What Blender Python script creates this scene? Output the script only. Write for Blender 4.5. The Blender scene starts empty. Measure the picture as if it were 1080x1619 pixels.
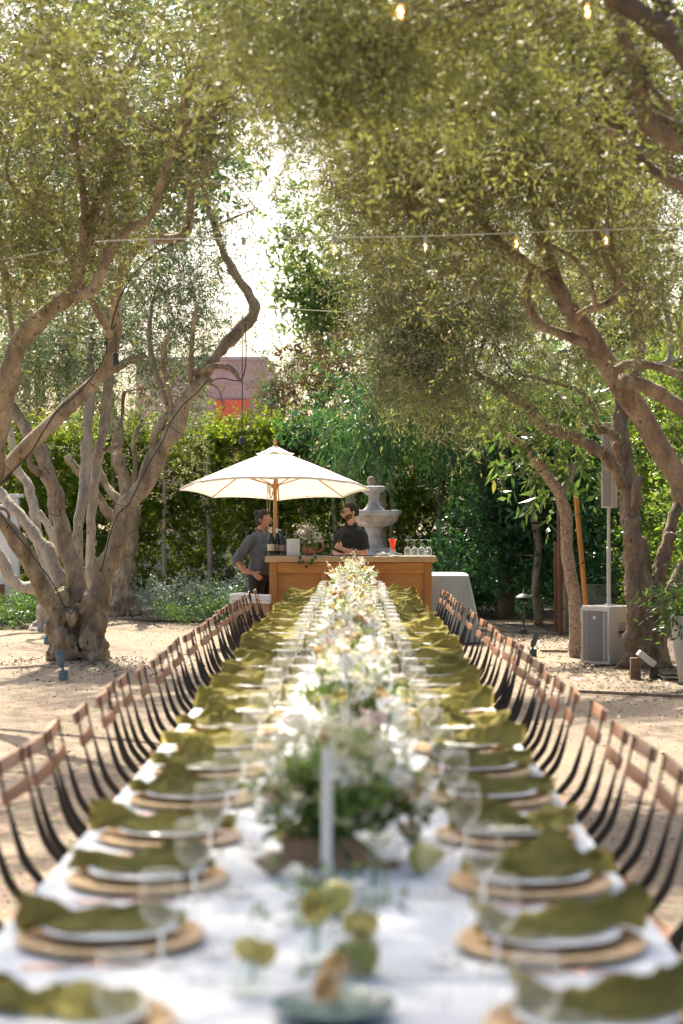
import bpy, bmesh, math, random
import numpy as np
from mathutils import Vector, Matrix, noise
R = math.radians
rng = np.random.default_rng(7)
rnd = random.Random(5)
scene = bpy.context.scene

# ------------------------------------------------------------------ camera
CAMZ, FPX, VX, VY = 1.55, 3000.0, 562.0, 825.0      # horizon and vanishing point measured in the photograph
cam_d = bpy.data.cameras.new('camera'); cam = bpy.data.objects.new('camera', cam_d)
scene.collection.objects.link(cam); scene.camera = cam
cam.location = (0, 0, CAMZ); cam.rotation_euler = (R(90), 0, 0)
cam_d.sensor_fit = 'HORIZONTAL'; cam_d.sensor_width = 24.0; cam_d.lens = FPX/1080*24
cam_d.shift_x = -(VX-540)/1080; cam_d.shift_y = (VY-809.5)/1080
cam_d.clip_end = 2000; cam_d.clip_start = .05
cam_d.dof.use_dof = True; cam_d.dof.focus_distance = 23.0; cam_d.dof.aperture_fstop = 2.7

# ------------------------------------------------------------------ world, sun, exposure
SUN_EL, SUN_AZ = R(50), R(-16)        # azimuth from +Y (away from camera), negative = to the left
w = bpy.data.worlds.new('World'); scene.world = w; w.use_nodes = True
nt = w.node_tree; bg = nt.nodes['Background']
sky = nt.nodes.new('ShaderNodeTexSky'); sky.sky_type = 'NISHITA'; sky.sun_disc = False
sky.sun_elevation = SUN_EL; sky.sun_rotation = SUN_AZ; sky.air_density = 1.0; sky.dust_density = 6.0; sky.ozone_density = .2
nt.links.new(sky.outputs[0], bg.inputs[0]); bg.inputs[1].default_value = .115
sd = bpy.data.lights.new('sun', 'SUN'); so = bpy.data.objects.new('sun', sd); scene.collection.objects.link(so)
sd.energy = 5.0; sd.angle = R(.53); sd.color = (1.0, .90, .73)
sdir = Vector((math.cos(SUN_EL)*math.sin(SUN_AZ), math.cos(SUN_EL)*math.cos(SUN_AZ), math.sin(SUN_EL)))
so.rotation_euler = sdir.to_track_quat('Z', 'Y').to_euler(); so.location = sdir*30
vs = scene.view_settings; vs.view_transform = 'Standard'; vs.look = 'None'; vs.gamma = 1; vs.use_curve_mapping = False
vs.exposure = 1.37
scene.cycles.use_denoising = True
try: scene.cycles.denoiser = 'OPENIMAGEDENOISE'
except Exception: pass
scene.cycles.max_bounces = 10; scene.cycles.transparent_max_bounces = 24
scene.cycles.transmission_bounces = 8; scene.cycles.diffuse_bounces = 4; scene.cycles.glossy_bounces = 3
scene.cycles.sample_clamp_indirect = 6; scene.cycles.caustics_reflective = False; scene.cycles.caustics_refractive = False

# ------------------------------------------------------------------ helpers
def P(px, py, z):
    return Vector(((px-VX)*z/FPX, z, CAMZ+(VY-py)*z/FPX))
def link(o): scene.collection.objects.link(o); return o
def tag(o, label=None, cat=None, group=None, kind=None):
    if label: o['label'] = label
    if cat: o['category'] = cat
    if group: o['group'] = group
    if kind: o['kind'] = kind
    return o
def empty(name, loc=(0,0,0), rz=0):
    o = bpy.data.objects.new(name, None); o.location = loc; o.rotation_euler = (0,0,rz); o.empty_display_size = .1
    return link(o)
def adopt(ch, par):
    ch.parent = par; ch.matrix_parent_inverse = Matrix.Identity(4); return ch
def copy_tree(o, par=None):
    c = o.copy(); link(c)
    if par is not None: c.parent = par
    for ch in list(o.children): copy_tree(ch, c)
    return c

MATS = {}
def nn(nt, t, **kw):
    n = nt.nodes.new(t)
    for k, v in kw.items():
        if k in n.inputs.keys(): n.inputs[k].default_value = v
        else: setattr(n, k, v)
    return n
def mixc(nt, fac, a, b, mode='MIX'):
    m = nt.nodes.new('ShaderNodeMix'); m.data_type = 'RGBA'; m.blend_type = mode
    for i, v in ((0, fac), (6, a), (7, b)):
        if hasattr(v, 'is_linked'): nt.links.new(v, m.inputs[i])
        elif i == 0: m.inputs[0].default_value = v
        else: m.inputs[i].default_value = (*v, 1)
    return m.outputs[2]
def M(name, col, rough=.6, var=.15, scale=8, bump=0, bscale=None, metallic=0, col2=None, rand=0, spec=.5, stretch=None,
      transl=0, detail=5, world_co=False, sheen=0, thr=(.35,.65), bdist=.01, pits=False):
    if name in MATS: return MATS[name]
    m = bpy.data.materials.new(name); m.use_nodes = True; nt = m.node_tree
    b = nt.nodes['Principled BSDF']; out = nt.nodes['Material Output']
    b.inputs['Roughness'].default_value = rough; b.inputs['Metallic'].default_value = metallic
    b.inputs['Specular IOR Level'].default_value = spec
    if sheen: b.inputs['Sheen Weight'].default_value = sheen
    tc = nn(nt, 'ShaderNodeTexCoord')
    if world_co: co = nn(nt, 'ShaderNodeNewGeometry').outputs['Position']
    else: co = tc.outputs['Object']
    if stretch:
        mp = nn(nt, 'ShaderNodeMapping'); mp.inputs['Scale'].default_value = stretch
        nt.links.new(co, mp.inputs[0]); co = mp.outputs[0]
    c1 = tuple(max(0, c*(1-var)) for c in col); c2 = col2 or tuple(min(1, c*(1+var)) for c in col)
    no = nn(nt, 'ShaderNodeTexNoise', Scale=scale, Detail=detail, Roughness=.6)
    nt.links.new(co, no.inputs['Vector'])
    mr = nn(nt, 'ShaderNodeMapRange'); mr.inputs[1].default_value = thr[0]; mr.inputs[2].default_value = thr[1]
    nt.links.new(no.outputs[0], mr.inputs[0])
    c = mixc(nt, mr.outputs[0], c1, c2)
    if pits:   # dark pores and old scars of olive bark
        vo = nn(nt, 'ShaderNodeTexVoronoi', Scale=scale*2.2); nt.links.new(co, vo.inputs['Vector']); n3 = nn(nt, 'ShaderNodeTexNoise', Scale=scale*6, Detail=4); nt.links.new(co, n3.inputs['Vector'])
        ad = nn(nt, 'ShaderNodeMath', operation='ADD'); nt.links.new(vo.outputs['Distance'], ad.inputs[0]); nt.links.new(n3.outputs[0], ad.inputs[1])
        r4 = nn(nt, 'ShaderNodeMapRange'); r4.inputs[1].default_value = .52; r4.inputs[2].default_value = .66; nt.links.new(ad.outputs[0], r4.inputs[0])
        c = mixc(nt, r4.outputs[0], tuple(v*.32 for v in c1), c)
    if pits:
        n5 = nn(nt, 'ShaderNodeTexNoise', Scale=scale*9, Detail=6, Roughness=.75); nt.links.new(co, n5.inputs['Vector'])
        r5 = nn(nt, 'ShaderNodeMapRange'); r5.inputs[1].default_value = .38; r5.inputs[2].default_value = .62; nt.links.new(n5.outputs[0], r5.inputs[0])
        c = mixc(nt, r5.outputs[0], mixc(nt, .55, c, tuple(v*.6 for v in c1)), c)
    if rand:
        oi = nn(nt, 'ShaderNodeObjectInfo')
        hs = nn(nt, 'ShaderNodeHueSaturation'); r2 = nn(nt, 'ShaderNodeMapRange')
        r2.inputs[3].default_value = 1-rand; r2.inputs[4].default_value = 1+rand
        nt.links.new(oi.outputs['Random'], r2.inputs[0]); nt.links.new(r2.outputs[0], hs.inputs['Value'])
        nt.links.new(c, hs.inputs['Color']); c = hs.outputs[0]
    nt.links.new(c, b.inputs['Base Color'])
    if bump:
        bn = nn(nt, 'ShaderNodeTexNoise', Scale=bscale or scale*4, Detail=6, Roughness=.65)
        nt.links.new(co, bn.inputs['Vector'])
        bp = nn(nt, 'ShaderNodeBump', Strength=bump, Distance=bdist); hsrc = bn.outputs[0]
        if pits:   # flaky plates: voronoi cells under the fine grain
            v2 = nn(nt, 'ShaderNodeTexVoronoi', Scale=bscale*1.1); v2.feature = 'DISTANCE_TO_EDGE'; wm = nn(nt, 'ShaderNodeMixRGB' if False else 'ShaderNodeVectorMath', operation='ADD'); nt.links.new(co, wm.inputs[0]); sc_ = nn(nt, 'ShaderNodeVectorMath', operation='SCALE'); sc_.inputs['Scale'].default_value = .06; nt.links.new(bn.outputs['Color'], sc_.inputs[0]); nt.links.new(sc_.outputs[0], wm.inputs[1]); nt.links.new(wm.outputs[0], v2.inputs['Vector'])
            rr_ = nn(nt, 'ShaderNodeMapRange'); rr_.inputs[2].default_value = .12; rr_.inputs[4].default_value = .10; nt.links.new(v2.outputs['Distance'], rr_.inputs[0])
            am = nn(nt, 'ShaderNodeMath', operation='ADD'); nt.links.new(bn.outputs[0], am.inputs[0]); nt.links.new(rr_.outputs[0], am.inputs[1]); hsrc = am.outputs[0]
        nt.links.new(hsrc, bp.inputs['Height']); nt.links.new(bp.outputs[0], b.inputs['Normal'])
    if transl:
        tr = nn(nt, 'ShaderNodeBsdfTranslucent'); nt.links.new(c, tr.inputs[0])
        mx = nn(nt, 'ShaderNodeMixShader'); mx.inputs[0].default_value = transl
        nt.links.new(b.outputs[0], mx.inputs[1]); nt.links.new(tr.outputs[0], mx.inputs[2]); nt.links.new(mx.outputs[0], out.inputs[0])
    MATS[name] = m; return m
def leafmat(name, cols, back=None, transl=.4, tcol=None, rough=.45, spec=.5, vary=True):
    """cols: list of colours spread at random over the leaves; back: underside colour"""
    m = bpy.data.materials.new(name); m.use_nodes = True; nt = m.node_tree
    b = nt.nodes['Principled BSDF']; out = nt.nodes['Material Output']
    b.inputs['Roughness'].default_value = rough; b.inputs['Specular IOR Level'].default_value = spec
    g = nn(nt, 'ShaderNodeNewGeometry')
    cr = nn(nt, 'ShaderNodeValToRGB'); el = cr.color_ramp.elements
    el[0].color = (*cols[0], 1); el[1].color = (*cols[-1], 1)
    for i, c in enumerate(cols[1:-1]): e = el.new((i+1)/(len(cols)-1)); e.color = (*c, 1)
    nt.links.new(g.outputs['Random Per Island'], cr.inputs[0])
    # older and younger growth: whole sprays differ in tone
    nz = nn(nt, 'ShaderNodeTexNoise', Scale=1.7, Detail=2); nt.links.new(g.outputs['Position'], nz.inputs['Vector'])
    mz = nn(nt, 'ShaderNodeMapRange'); mz.inputs[1].default_value = .36; mz.inputs[2].default_value = .64; mz.inputs[3].default_value = .5 if vary else 1; mz.inputs[4].default_value = 1.35 if vary else 1; nt.links.new(nz.outputs[0], mz.inputs[0])
    hz = nn(nt, 'ShaderNodeHueSaturation'); nt.links.new(mz.outputs[0], hz.inputs['Value']); nt.links.new(cr.outputs[0], hz.inputs['Color']); c = hz.outputs[0]; c0 = c
    if back: c = mixc(nt, g.outputs['Backfacing'], c, back)   # the pale felted underside of the leaf
    nt.links.new(c, b.inputs['Base Color'])
    tr = nn(nt, 'ShaderNodeBsdfTranslucent')
    if tcol:
        h2 = nn(nt, 'ShaderNodeHueSaturation'); nt.links.new(mz.outputs[0], h2.inputs['Value']); nt.links.new(mixc(nt, .6, cr.outputs[0], tcol), h2.inputs['Color']); nt.links.new(h2.outputs[0], tr.inputs[0])
    else: nt.links.new(cr.outputs[0], tr.inputs[0])
    mx = nn(nt, 'ShaderNodeMixShader'); mx.inputs[0].default_value = transl
    nt.links.new(b.outputs[0], mx.inputs[1]); nt.links.new(tr.outputs[0], mx.inputs[2]); nt.links.new(mx.outputs[0], out.inputs[0])
    MATS[name] = m; return m
def glassmat(name, tint=(1,1,1), strength=1.0):
    m = bpy.data.materials.new(name); m.use_nodes = True; nt = m.node_tree; nt.nodes.remove(nt.nodes['Principled BSDF'])
    t = nn(nt, 'ShaderNodeBsdfTransparent'); t.inputs[0].default_value = (*tint, 1)
    g = nn(nt, 'ShaderNodeBsdfGlossy', Roughness=.10); g.inputs[0].default_value = (1,1,1,1)
    lw = nn(nt, 'ShaderNodeLayerWeight', Blend=.35)
    mr = nn(nt, 'ShaderNodeMapRange'); mr.inputs[3].default_value = .08; mr.inputs[4].default_value = .95*strength
    nt.links.new(lw.outputs['Facing'], mr.inputs[0])
    p3 = nn(nt, 'ShaderNodeMath', operation='POWER'); p3.inputs[1].default_value = 1.7; nt.links.new(lw.outputs['Facing'], p3.inputs[0])
    pw = nn(nt, 'ShaderNodeMath', operation='MULTIPLY'); nt.links.new(mr.outputs[0], pw.inputs[0]); nt.links.new(p3.outputs[0], pw.inputs[1])
    ad = nn(nt, 'ShaderNodeMath', operation='ADD'); ad.inputs[1].default_value = .05; nt.links.new(pw.outputs[0], ad.inputs[0])
    tl_ = nn(nt, 'ShaderNodeBsdfTranslucent'); tl_.inputs[0].default_value = (.9,.92,.9,1); m2 = nn(nt, 'ShaderNodeMixShader'); m2.inputs[0].default_value = .35  # milky white towards the edges stands in for light caught in the glass
    nt.links.new(g.outputs[0], m2.inputs[1]); nt.links.new(tl_.outputs[0], m2.inputs[2])
    mx = nn(nt, 'ShaderNodeMixShader'); nt.links.new(ad.outputs[0], mx.inputs[0])
    nt.links.new(t.outputs[0], mx.inputs[1]); nt.links.new(m2.outputs[0], mx.inputs[2]); nt.links.new(mx.outputs[0], nt.nodes['Material Output'].inputs[0])
    MATS[name] = m; return m
def emit(name, col, s):
    m = bpy.data.materials.new(name); m.use_nodes = True; b = m.node_tree.nodes['Principled BSDF']
    b.inputs['Base Color'].default_value = (*col,1); b.inputs['Emission Color'].default_value = (*col,1); b.inputs['Emission Strength'].default_value = s
    return m

class MB:
    def __init__(s): s.v = []; s.f = []; s.m = []
    def add(s, vs, fs, mi=0):
        o = len(s.v); s.v += [tuple(v) for v in vs]; s.f += [tuple(i+o for i in f) for f in fs]; s.m += [mi]*len(fs); return s
    def box(s, c, size, rot=None, mi=0, taper=None):
        x, y, z = (d/2 for d in size); t = taper or 1
        vs = [Vector((sx*x*(t if sz > 0 else 1), sy*y*(t if sz > 0 else 1), sz*z)) for sz in (-1,1) for sy in (-1,1) for sx in (-1,1)]
        if rot is not None: vs = [rot @ v for v in vs]
        return s.add([v+Vector(c) for v in vs], [(0,2,3,1),(4,5,7,6),(0,1,5,4),(2,6,7,3),(0,4,6,2),(1,3,7,5)], mi)
    def bbox(s, c, size, bev=.004, rot=None, mi=0):
        bm = bmesh.new(); bmesh.ops.create_cube(bm, size=1)
        for v in bm.verts: v.co = Vector((v.co.x*size[0], v.co.y*size[1], v.co.z*size[2]))
        bmesh.ops.bevel(bm, geom=bm.edges[:], offset=min(bev, min(size)*.45), segments=2, profile=.6, affect='EDGES')
        for v in bm.verts:
            if rot is not None: v.co = rot @ v.co
            v.co += Vector(c)
        bm.verts.ensure_lookup_table(); vs = [v.co[:] for v in bm.verts]; fs = [[v.index for v in f.verts] for f in bm.faces]
        bm.free(); return s.add(vs, fs, mi)
    def tube(s, pts, rad, seg=8, cap=True, mi=0, wob=0, wf=4, ref=None, ell=None, seed=0):
        pts = [Vector(p) for p in pts]; n = len(pts)
        rads = [rad]*n if isinstance(rad, (int, float)) else rad
        d = pts[-1]-pts[0]
        if ref is None:
            ref = Vector((0,1,0)) if abs(d.normalized().y if d.length else 0) < .7 else Vector((1,0,0))
        ref = Vector(ref); vs = []; u = None
        for i, p in enumerate(pts):
            t = (pts[min(i+1, n-1)]-pts[max(i-1, 0)]).normalized()
            q = u if u is not None else ref
            u = q-t*q.dot(t)
            if u.length < 1e-5: u = t.orthogonal()
            u.normalize(); v = t.cross(u)
            r = rads[i]; ra, rb = r if isinstance(r, (tuple, list)) else (r, r)
            for k in range(seg):
                a = 2*math.pi*k/seg; dv = u*(math.cos(a)*ra)+v*(math.sin(a)*rb)
                if wob:
                    nz = noise.noise(Vector(((p+dv)*wf))+Vector((seed, seed*.7, 0)))
                    dv = dv*(1+wob*nz*1.6)
                vs.append(p+dv)
        fs = [(i*seg+k, i*seg+(k+1)%seg, (i+1)*seg+(k+1)%seg, (i+1)*seg+k) for i in range(n-1) for k in range(seg)]
        if cap: fs += [tuple(range(seg))[::-1], tuple((n-1)*seg+k for k in range(seg))]
        return s.add(vs, fs, mi)
    def lathe(s, prof, seg=24, c=(0,0,0), mi=0, rot=None, flute=0):
        vs = []; c = Vector(c)
        for r, z in prof:
            for k in range(seg):
                a = 2*math.pi*k/seg; rr = r*(1+(flute*(k % 2) if flute else 0))
                p = Vector((rr*math.cos(a), rr*math.sin(a), z))
                if rot is not None: p = rot @ p
                vs.append(c+p)
        n = len(prof)
        fs = [(i*seg+k, i*seg+(k+1)%seg, (i+1)*seg+(k+1)%seg, (i+1)*seg+k) for i in range(n-1) for k in range(seg)]
        return s.add(vs, fs, mi)
    def ball(s, c, r, seg=12, ring=8, mi=0, sc=(1,1,1), rot=None, wob=0, wf=20):
        prof = [(max(1e-4, math.sin(math.pi*i/ring)), -math.cos(math.pi*i/ring)) for i in range(ring+1)]
        vs = []; c = Vector(c)
        for rr, z in prof:
            for k in range(seg):
                a = 2*math.pi*k/seg; p = Vector((rr*math.cos(a)*sc[0], rr*math.sin(a)*sc[1], z*sc[2]))*r
                if rot is not None: p = rot @ p
                if wob: p = p*(1+wob*noise.noise((p+c)*wf))
                vs.append(c+p)
        fs = [(i*seg+k, i*seg+(k+1)%seg, (i+1)*seg+(k+1)%seg, (i+1)*seg+k) for i in range(ring) for k in range(seg)]
        return s.add(vs, fs, mi)
    def mesh(s, name, mats, smooth=True):
        me = bpy.data.meshes.new(name); me.from_pydata(s.v, [], s.f)
        for m in (mats if isinstance(mats, (list, tuple)) else [mats]): me.materials.append(m)
        if any(s.m): me.polygons.foreach_set('material_index', s.m)
        if smooth:
            me.polygons.foreach_set('use_smooth', [True]*len(s.f))
        me.update(); return me
    def build(s, name, mats, parent=None, smooth=True, loc=None, sharp=40):
        me = s.mesh(name, mats, smooth)
        if smooth and sharp:
            try: me.set_sharp_from_angle(angle=R(sharp))
            except Exception: pass
        o = link(bpy.data.objects.new(name, me))
        if parent is not None: adopt(o, parent)
        if loc is not None: o.location = loc
        return o
def smooth_path(pts, rads, sub=4):
    pts = [Vector(p) for p in pts]; n = len(pts); op = []; orr = []
    for i in range(n-1):
        p0, p1, p2, p3 = pts[max(i-1,0)], pts[i], pts[i+1], pts[min(i+2, n-1)]
        for k in range(sub):
            t = k/sub
            op.append(.5*((2*p1)+(-p0+p2)*t+(2*p0-5*p1+4*p2-p3)*t*t+(-p0+3*p1-3*p2+p3)*t**3))
            orr.append(rads[i]*(1-t)+rads[i+1]*t)
    op.append(pts[-1]); orr.append(rads[-1]); return op, orr
def np_mesh(name, verts, quads, mat):
    me = bpy.data.meshes.new(name); n = len(verts); q = len(quads)
    me.vertices.add(n); me.vertices.foreach_set('co', verts.astype(np.float32).ravel())
    me.loops.add(q*4); me.loops.foreach_set('vertex_index', quads.astype(np.int32).ravel())
    me.polygons.add(q); me.polygons.foreach_set('loop_start', np.arange(0, q*4, 4, dtype=np.int32))
    try: me.polygons.foreach_set('loop_total', np.full(q, 4, dtype=np.int32))
    except Exception: pass
    me.update(calc_edges=True); me.materials.append(mat); return me
def leaf_mesh(name, base, dirv, nrm, L, W, mat, cup=.12):
    """kite shaped leaves: base, side, tip, side"""
    d = dirv/np.linalg.norm(dirv, axis=1, keepdims=True)
    s = np.cross(d, nrm); s /= (np.linalg.norm(s, axis=1, keepdims=True)+1e-9); up = np.cross(s, d)
    L = L[:, None]; W = W[:, None]
    v = np.stack([base, base+d*L*.45+s*W*.5-up*W*cup, base+d*L, base+d*L*.45-s*W*.5-up*W*cup], axis=1).reshape(-1, 3)
    return np_mesh(name, v, np.arange(len(v)).reshape(-1, 4), mat)
def cloud(blobs, per_twig=12, twig_len=.28, L=.055, W=.013, droop=.25, clump_r=.28, twigs=14, up=.0, jit=.25, spread=1.0, shell=.45):
    """blobs: (centre, (rx,ry,rz), clumps) -> arrays of leaves set along short twigs"""
    C = []
    for c, r, n in blobs:
        d = rng.normal(size=(n, 3)); d /= np.linalg.norm(d, axis=1, keepdims=True)
        rad = rng.random((n, 1))**shell
        C.append(np.array(c)+d*rad*np.array(r))
    C = np.concatenate(C); n = len(C)
    T0 = np.repeat(C, twigs, axis=0)+rng.normal(size=(n*twigs, 3))*clump_r*np.repeat(.6+.8*rng.random((n,1)), twigs, axis=0)
    kp = rng.random(len(T0)) < np.repeat(.35+.75*rng.random(n), twigs); T0 = T0[kp]
    D = rng.normal(size=T0.shape); D[:, 2] = D[:, 2]*.7-droop+up; D /= np.linalg.norm(D, axis=1, keepdims=True)
    TL = twig_len*(.5+rng.random(len(T0)))
    s = (np.arange(per_twig)+.5)/per_twig
    pos = T0[:, None]+D[:, None]*(s[None, :, None]*TL[:, None, None])
    pos[:, :, 2] -= (s[None]**2)*TL[:, None]*.3*max(droop, 0)
    q = rng.normal(size=T0.shape); q -= D*(q*D).sum(1, keepdims=True); q /= np.linalg.norm(q, axis=1, keepdims=True)
    q2 = np.cross(D, q)
    sg = np.where(np.arange(per_twig) % 2, 1., -1.)
    al = (np.arange(per_twig)//2 % 2).astype(float)
    side = q[:, None]*((1-al)*sg)[None, :, None]+q2[:, None]*(al*sg)[None, :, None]
    dv = D[:, None]*.75+side*spread+rng.normal(size=pos.shape)*jit
    dv[:, :, 2] -= droop*.5
    global LAST_TWIGS; LAST_TWIGS = (T0, D, TL)
    N = len(T0)*per_twig
    pos = pos.reshape(N, 3); dv = dv.reshape(N, 3); nr = rng.normal(size=(N, 3)); nr[:, 2] += .8
    return pos, dv, nr, L*(.6+.8*rng.random(N)), W*(.7+.6*rng.random(N))
def crown(name, blobs, mat, parent, cull=None, kind=None, twig_mat=None, **kw):
    a = cloud(blobs, **kw)
    if cull is not None:
        k = cull(a[0]); a = tuple(x[k] for x in a)
    o = link(bpy.data.objects.new(name, leaf_mesh(name, *a, mat)))
    if parent is not None:
        a_ = parent.location; o.data.transform(Matrix.Translation(-Vector(a_))); adopt(o, parent)
    if kind: o['kind'] = kind
    if twig_mat is not None:
        T0, D, TL = LAST_TWIGS
        if cull is not None: k = cull(T0); T0, D, TL = T0[k], D[k], TL[k]
        nr = rng.normal(size=T0.shape); me = leaf_mesh('twigs', T0, D, nr, TL*1.05, np.full(len(T0), .008), twig_mat); o2 = link(bpy.data.objects.new('twigs', me))
        me.transform(Matrix.Translation(-Vector(parent.location))); adopt(o2, parent); o2['kind'] = 'stuff'
    return o
def rel(parent, pts): return [Vector(p)-parent.location for p in pts]

def ord_word(n):
    ones = ['zeroth','first','second','third','fourth','fifth','sixth','seventh','eighth','ninth','tenth','eleventh','twelfth','thirteenth',
            'fourteenth','fifteenth','sixteenth','seventeenth','eighteenth','nineteenth']
    if n < 20: return ones[n]
    if n == 20: return 'twentieth'
    if n < 30: return 'twenty-'+ones[n-20]
    if n == 30: return 'thirtieth'
    return 'thirty-'+ones[n-30]

# ------------------------------------------------------------------ materials
bark = M('olive_bark', (.30,.215,.145), .85, .35, 7, bump=1.0, bscale=26, stretch=(1,1,.45), col2=(.55,.45,.30), bdist=.03, pits=True)
bark_warm = M('warm_bark', (.235,.155,.10), .85, .35, 7, bump=1.0, bscale=22, stretch=(1,1,.4), col2=(.42,.31,.215), bdist=.03, pits=True)
bark_pale = M('pale_bark', (.42,.36,.30), .8, .3, 10, bump=.8, bscale=22, stretch=(1,1,.5), col2=(.60,.53,.43), bdist=.02, pits=True)
bark_dark = M('dark_bark', (.10,.075,.055), .9, .3, 9, bump=.8, bscale=24)
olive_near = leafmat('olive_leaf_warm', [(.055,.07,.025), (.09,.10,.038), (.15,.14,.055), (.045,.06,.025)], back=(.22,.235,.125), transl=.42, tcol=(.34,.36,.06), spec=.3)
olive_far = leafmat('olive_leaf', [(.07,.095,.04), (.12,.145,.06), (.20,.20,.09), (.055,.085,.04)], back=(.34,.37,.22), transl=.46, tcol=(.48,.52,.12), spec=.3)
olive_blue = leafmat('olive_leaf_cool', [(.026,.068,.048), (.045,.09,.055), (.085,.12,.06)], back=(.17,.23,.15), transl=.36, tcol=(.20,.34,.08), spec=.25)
hedge_leaf = leafmat('hedge_leaf', [(.035,.09,.012), (.07,.14,.02), (.13,.20,.025), (.045,.11,.015)], transl=.55, tcol=(.46,.55,.03), rough=.35)
hedge_leaf2 = leafmat('bright_hedge_leaf', [(.06,.13,.02), (.10,.19,.025), (.16,.25,.03)], transl=.48, tcol=(.32,.44,.05), rough=.35)
green_leaf = leafmat('deep_green_leaf', [(.02,.07,.035), (.035,.10,.045), (.05,.13,.04)], transl=.35, tcol=(.10,.28,.06), rough=.3)
weep_leaf = leafmat('weeping_leaf', [(.02,.075,.03), (.035,.11,.035), (.06,.15,.04)], transl=.35, tcol=(.12,.30,.06), rough=.4)
fresh_leaf = leafmat('fresh_leaf', [(.04,.12,.035), (.08,.18,.04), (.15,.22,.05)], transl=.4, tcol=(.24,.36,.06), rough=.35)
brown_leaf = leafmat('rusty_leaf', [(.05,.09,.03), (.16,.09,.035), (.22,.12,.04), (.06,.11,.03)], transl=.35, tcol=(.35,.2,.05), rough=.35)
pale_leaf = leafmat('pale_tree_leaf', [(.16,.19,.07), (.24,.26,.11), (.20,.22,.08)], transl=.4, tcol=(.4,.42,.14))
silver_leaf = leafmat('silver_leaf', [(.20,.27,.22), (.28,.35,.29), (.14,.20,.15)], transl=.2)
low_leaf = leafmat('low_shrub_leaf', [(.03,.09,.02), (.06,.15,.03), (.10,.2,.04)], transl=.35, tcol=(.2,.35,.05))

def gravel_mat():
    m = bpy.data.materials.new('decomposed_granite'); m.use_nodes = True; nt = m.node_tree; b = nt.nodes['Principled BSDF']
    b.inputs['Roughness'].default_value = .95; b.inputs['Specular IOR Level'].default_value = .15
    g = nn(nt, 'ShaderNodeNewGeometry').outputs['Position']
    n1 = nn(nt, 'ShaderNodeTexNoise', Scale=.9, Detail=7, Roughness=.65); n2 = nn(nt, 'ShaderNodeTexNoise', Scale=30, Detail=8, Roughness=.75)
    v = nn(nt, 'ShaderNodeTexVoronoi', Scale=70)
    for n in (n1, n2, v): nt.links.new(g, n.inputs['Vector'])
    r1 = nn(nt, 'ShaderNodeMapRange'); r1.inputs[1].default_value = .35; r1.inputs[2].default_value = .65; nt.links.new(n1.outputs[0], r1.inputs[0])
    c = mixc(nt, r1.outputs[0], (.19,.145,.108), (.255,.205,.155))
    r2 = nn(nt, 'ShaderNodeMapRange'); r2.inputs[1].default_value = .42; r2.inputs[2].default_value = .62; nt.links.new(n2.outputs[0], r2.inputs[0])
    c = mixc(nt, r2.outputs[0], c, (.30,.25,.19), 'MIX')
    c = mixc(nt, .35, c, v.outputs['Color'], 'SOFT_LIGHT')
    nt.links.new(c, b.inputs['Base Color'])
    bp = nn(nt, 'ShaderNodeBump', Strength=.6, Distance=.01); nt.links.new(n2.outputs[0], bp.inputs['Height']); nt.links.new(bp.outputs[0], b.inputs['Normal'])
    return m
mulch = M('mulch', (.07,.045,.03), .95, .4, 25, bump=1, bscale=60, world_co=True, col2=(.16,.11,.075))

# ------------------------------------------------------------------ ground
mounds = [(P(125,1055,20.2).x, 20.2, 1.1, .10), (P(1005,1062,19.6).x, 19.6, .9, .07), (P(195,962,30.5).x, 30.5, 1.0, .06), (P(75,1000,26.5).x, 26.5, 1.0, .05)]
def gz(x, y):
    z = .018*noise.noise(Vector((x*.5, y*.5, 0)))+.006*noise.noise(Vector((x*2.3, y*2.3, 3)))
    for mx, my, r, h in mounds: z += h*math.exp(-((x-mx)**2+(y-my)**2)/(r*r))
    return z-.01
xs = sorted(set([-400,-200,-100,-50,-25,-15]+[round(-10+i*.16, 3) for i in range(126)]+[15,25,50,100,200,400]))
ys = sorted(set([-40,-20,-8]+[round(-2+i*.2, 3) for i in range(200)]+[42,50,70,100,150,250,400,700,1200]))
vs_ = [(x, y, gz(x, y) if abs(x) < 11 and -3 < y < 39 else -.01) for y in ys for x in xs]; nx = len(xs)
gm = MB(); gm.add(vs_, [(j*nx+i, j*nx+i+1, (j+1)*nx+i+1, (j+1)*nx+i) for j in range(len(ys)-1) for i in range(nx-1)])
ground = gm.build('ground', gravel_mat(), sharp=None); ground['kind'] = 'structure'
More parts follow.
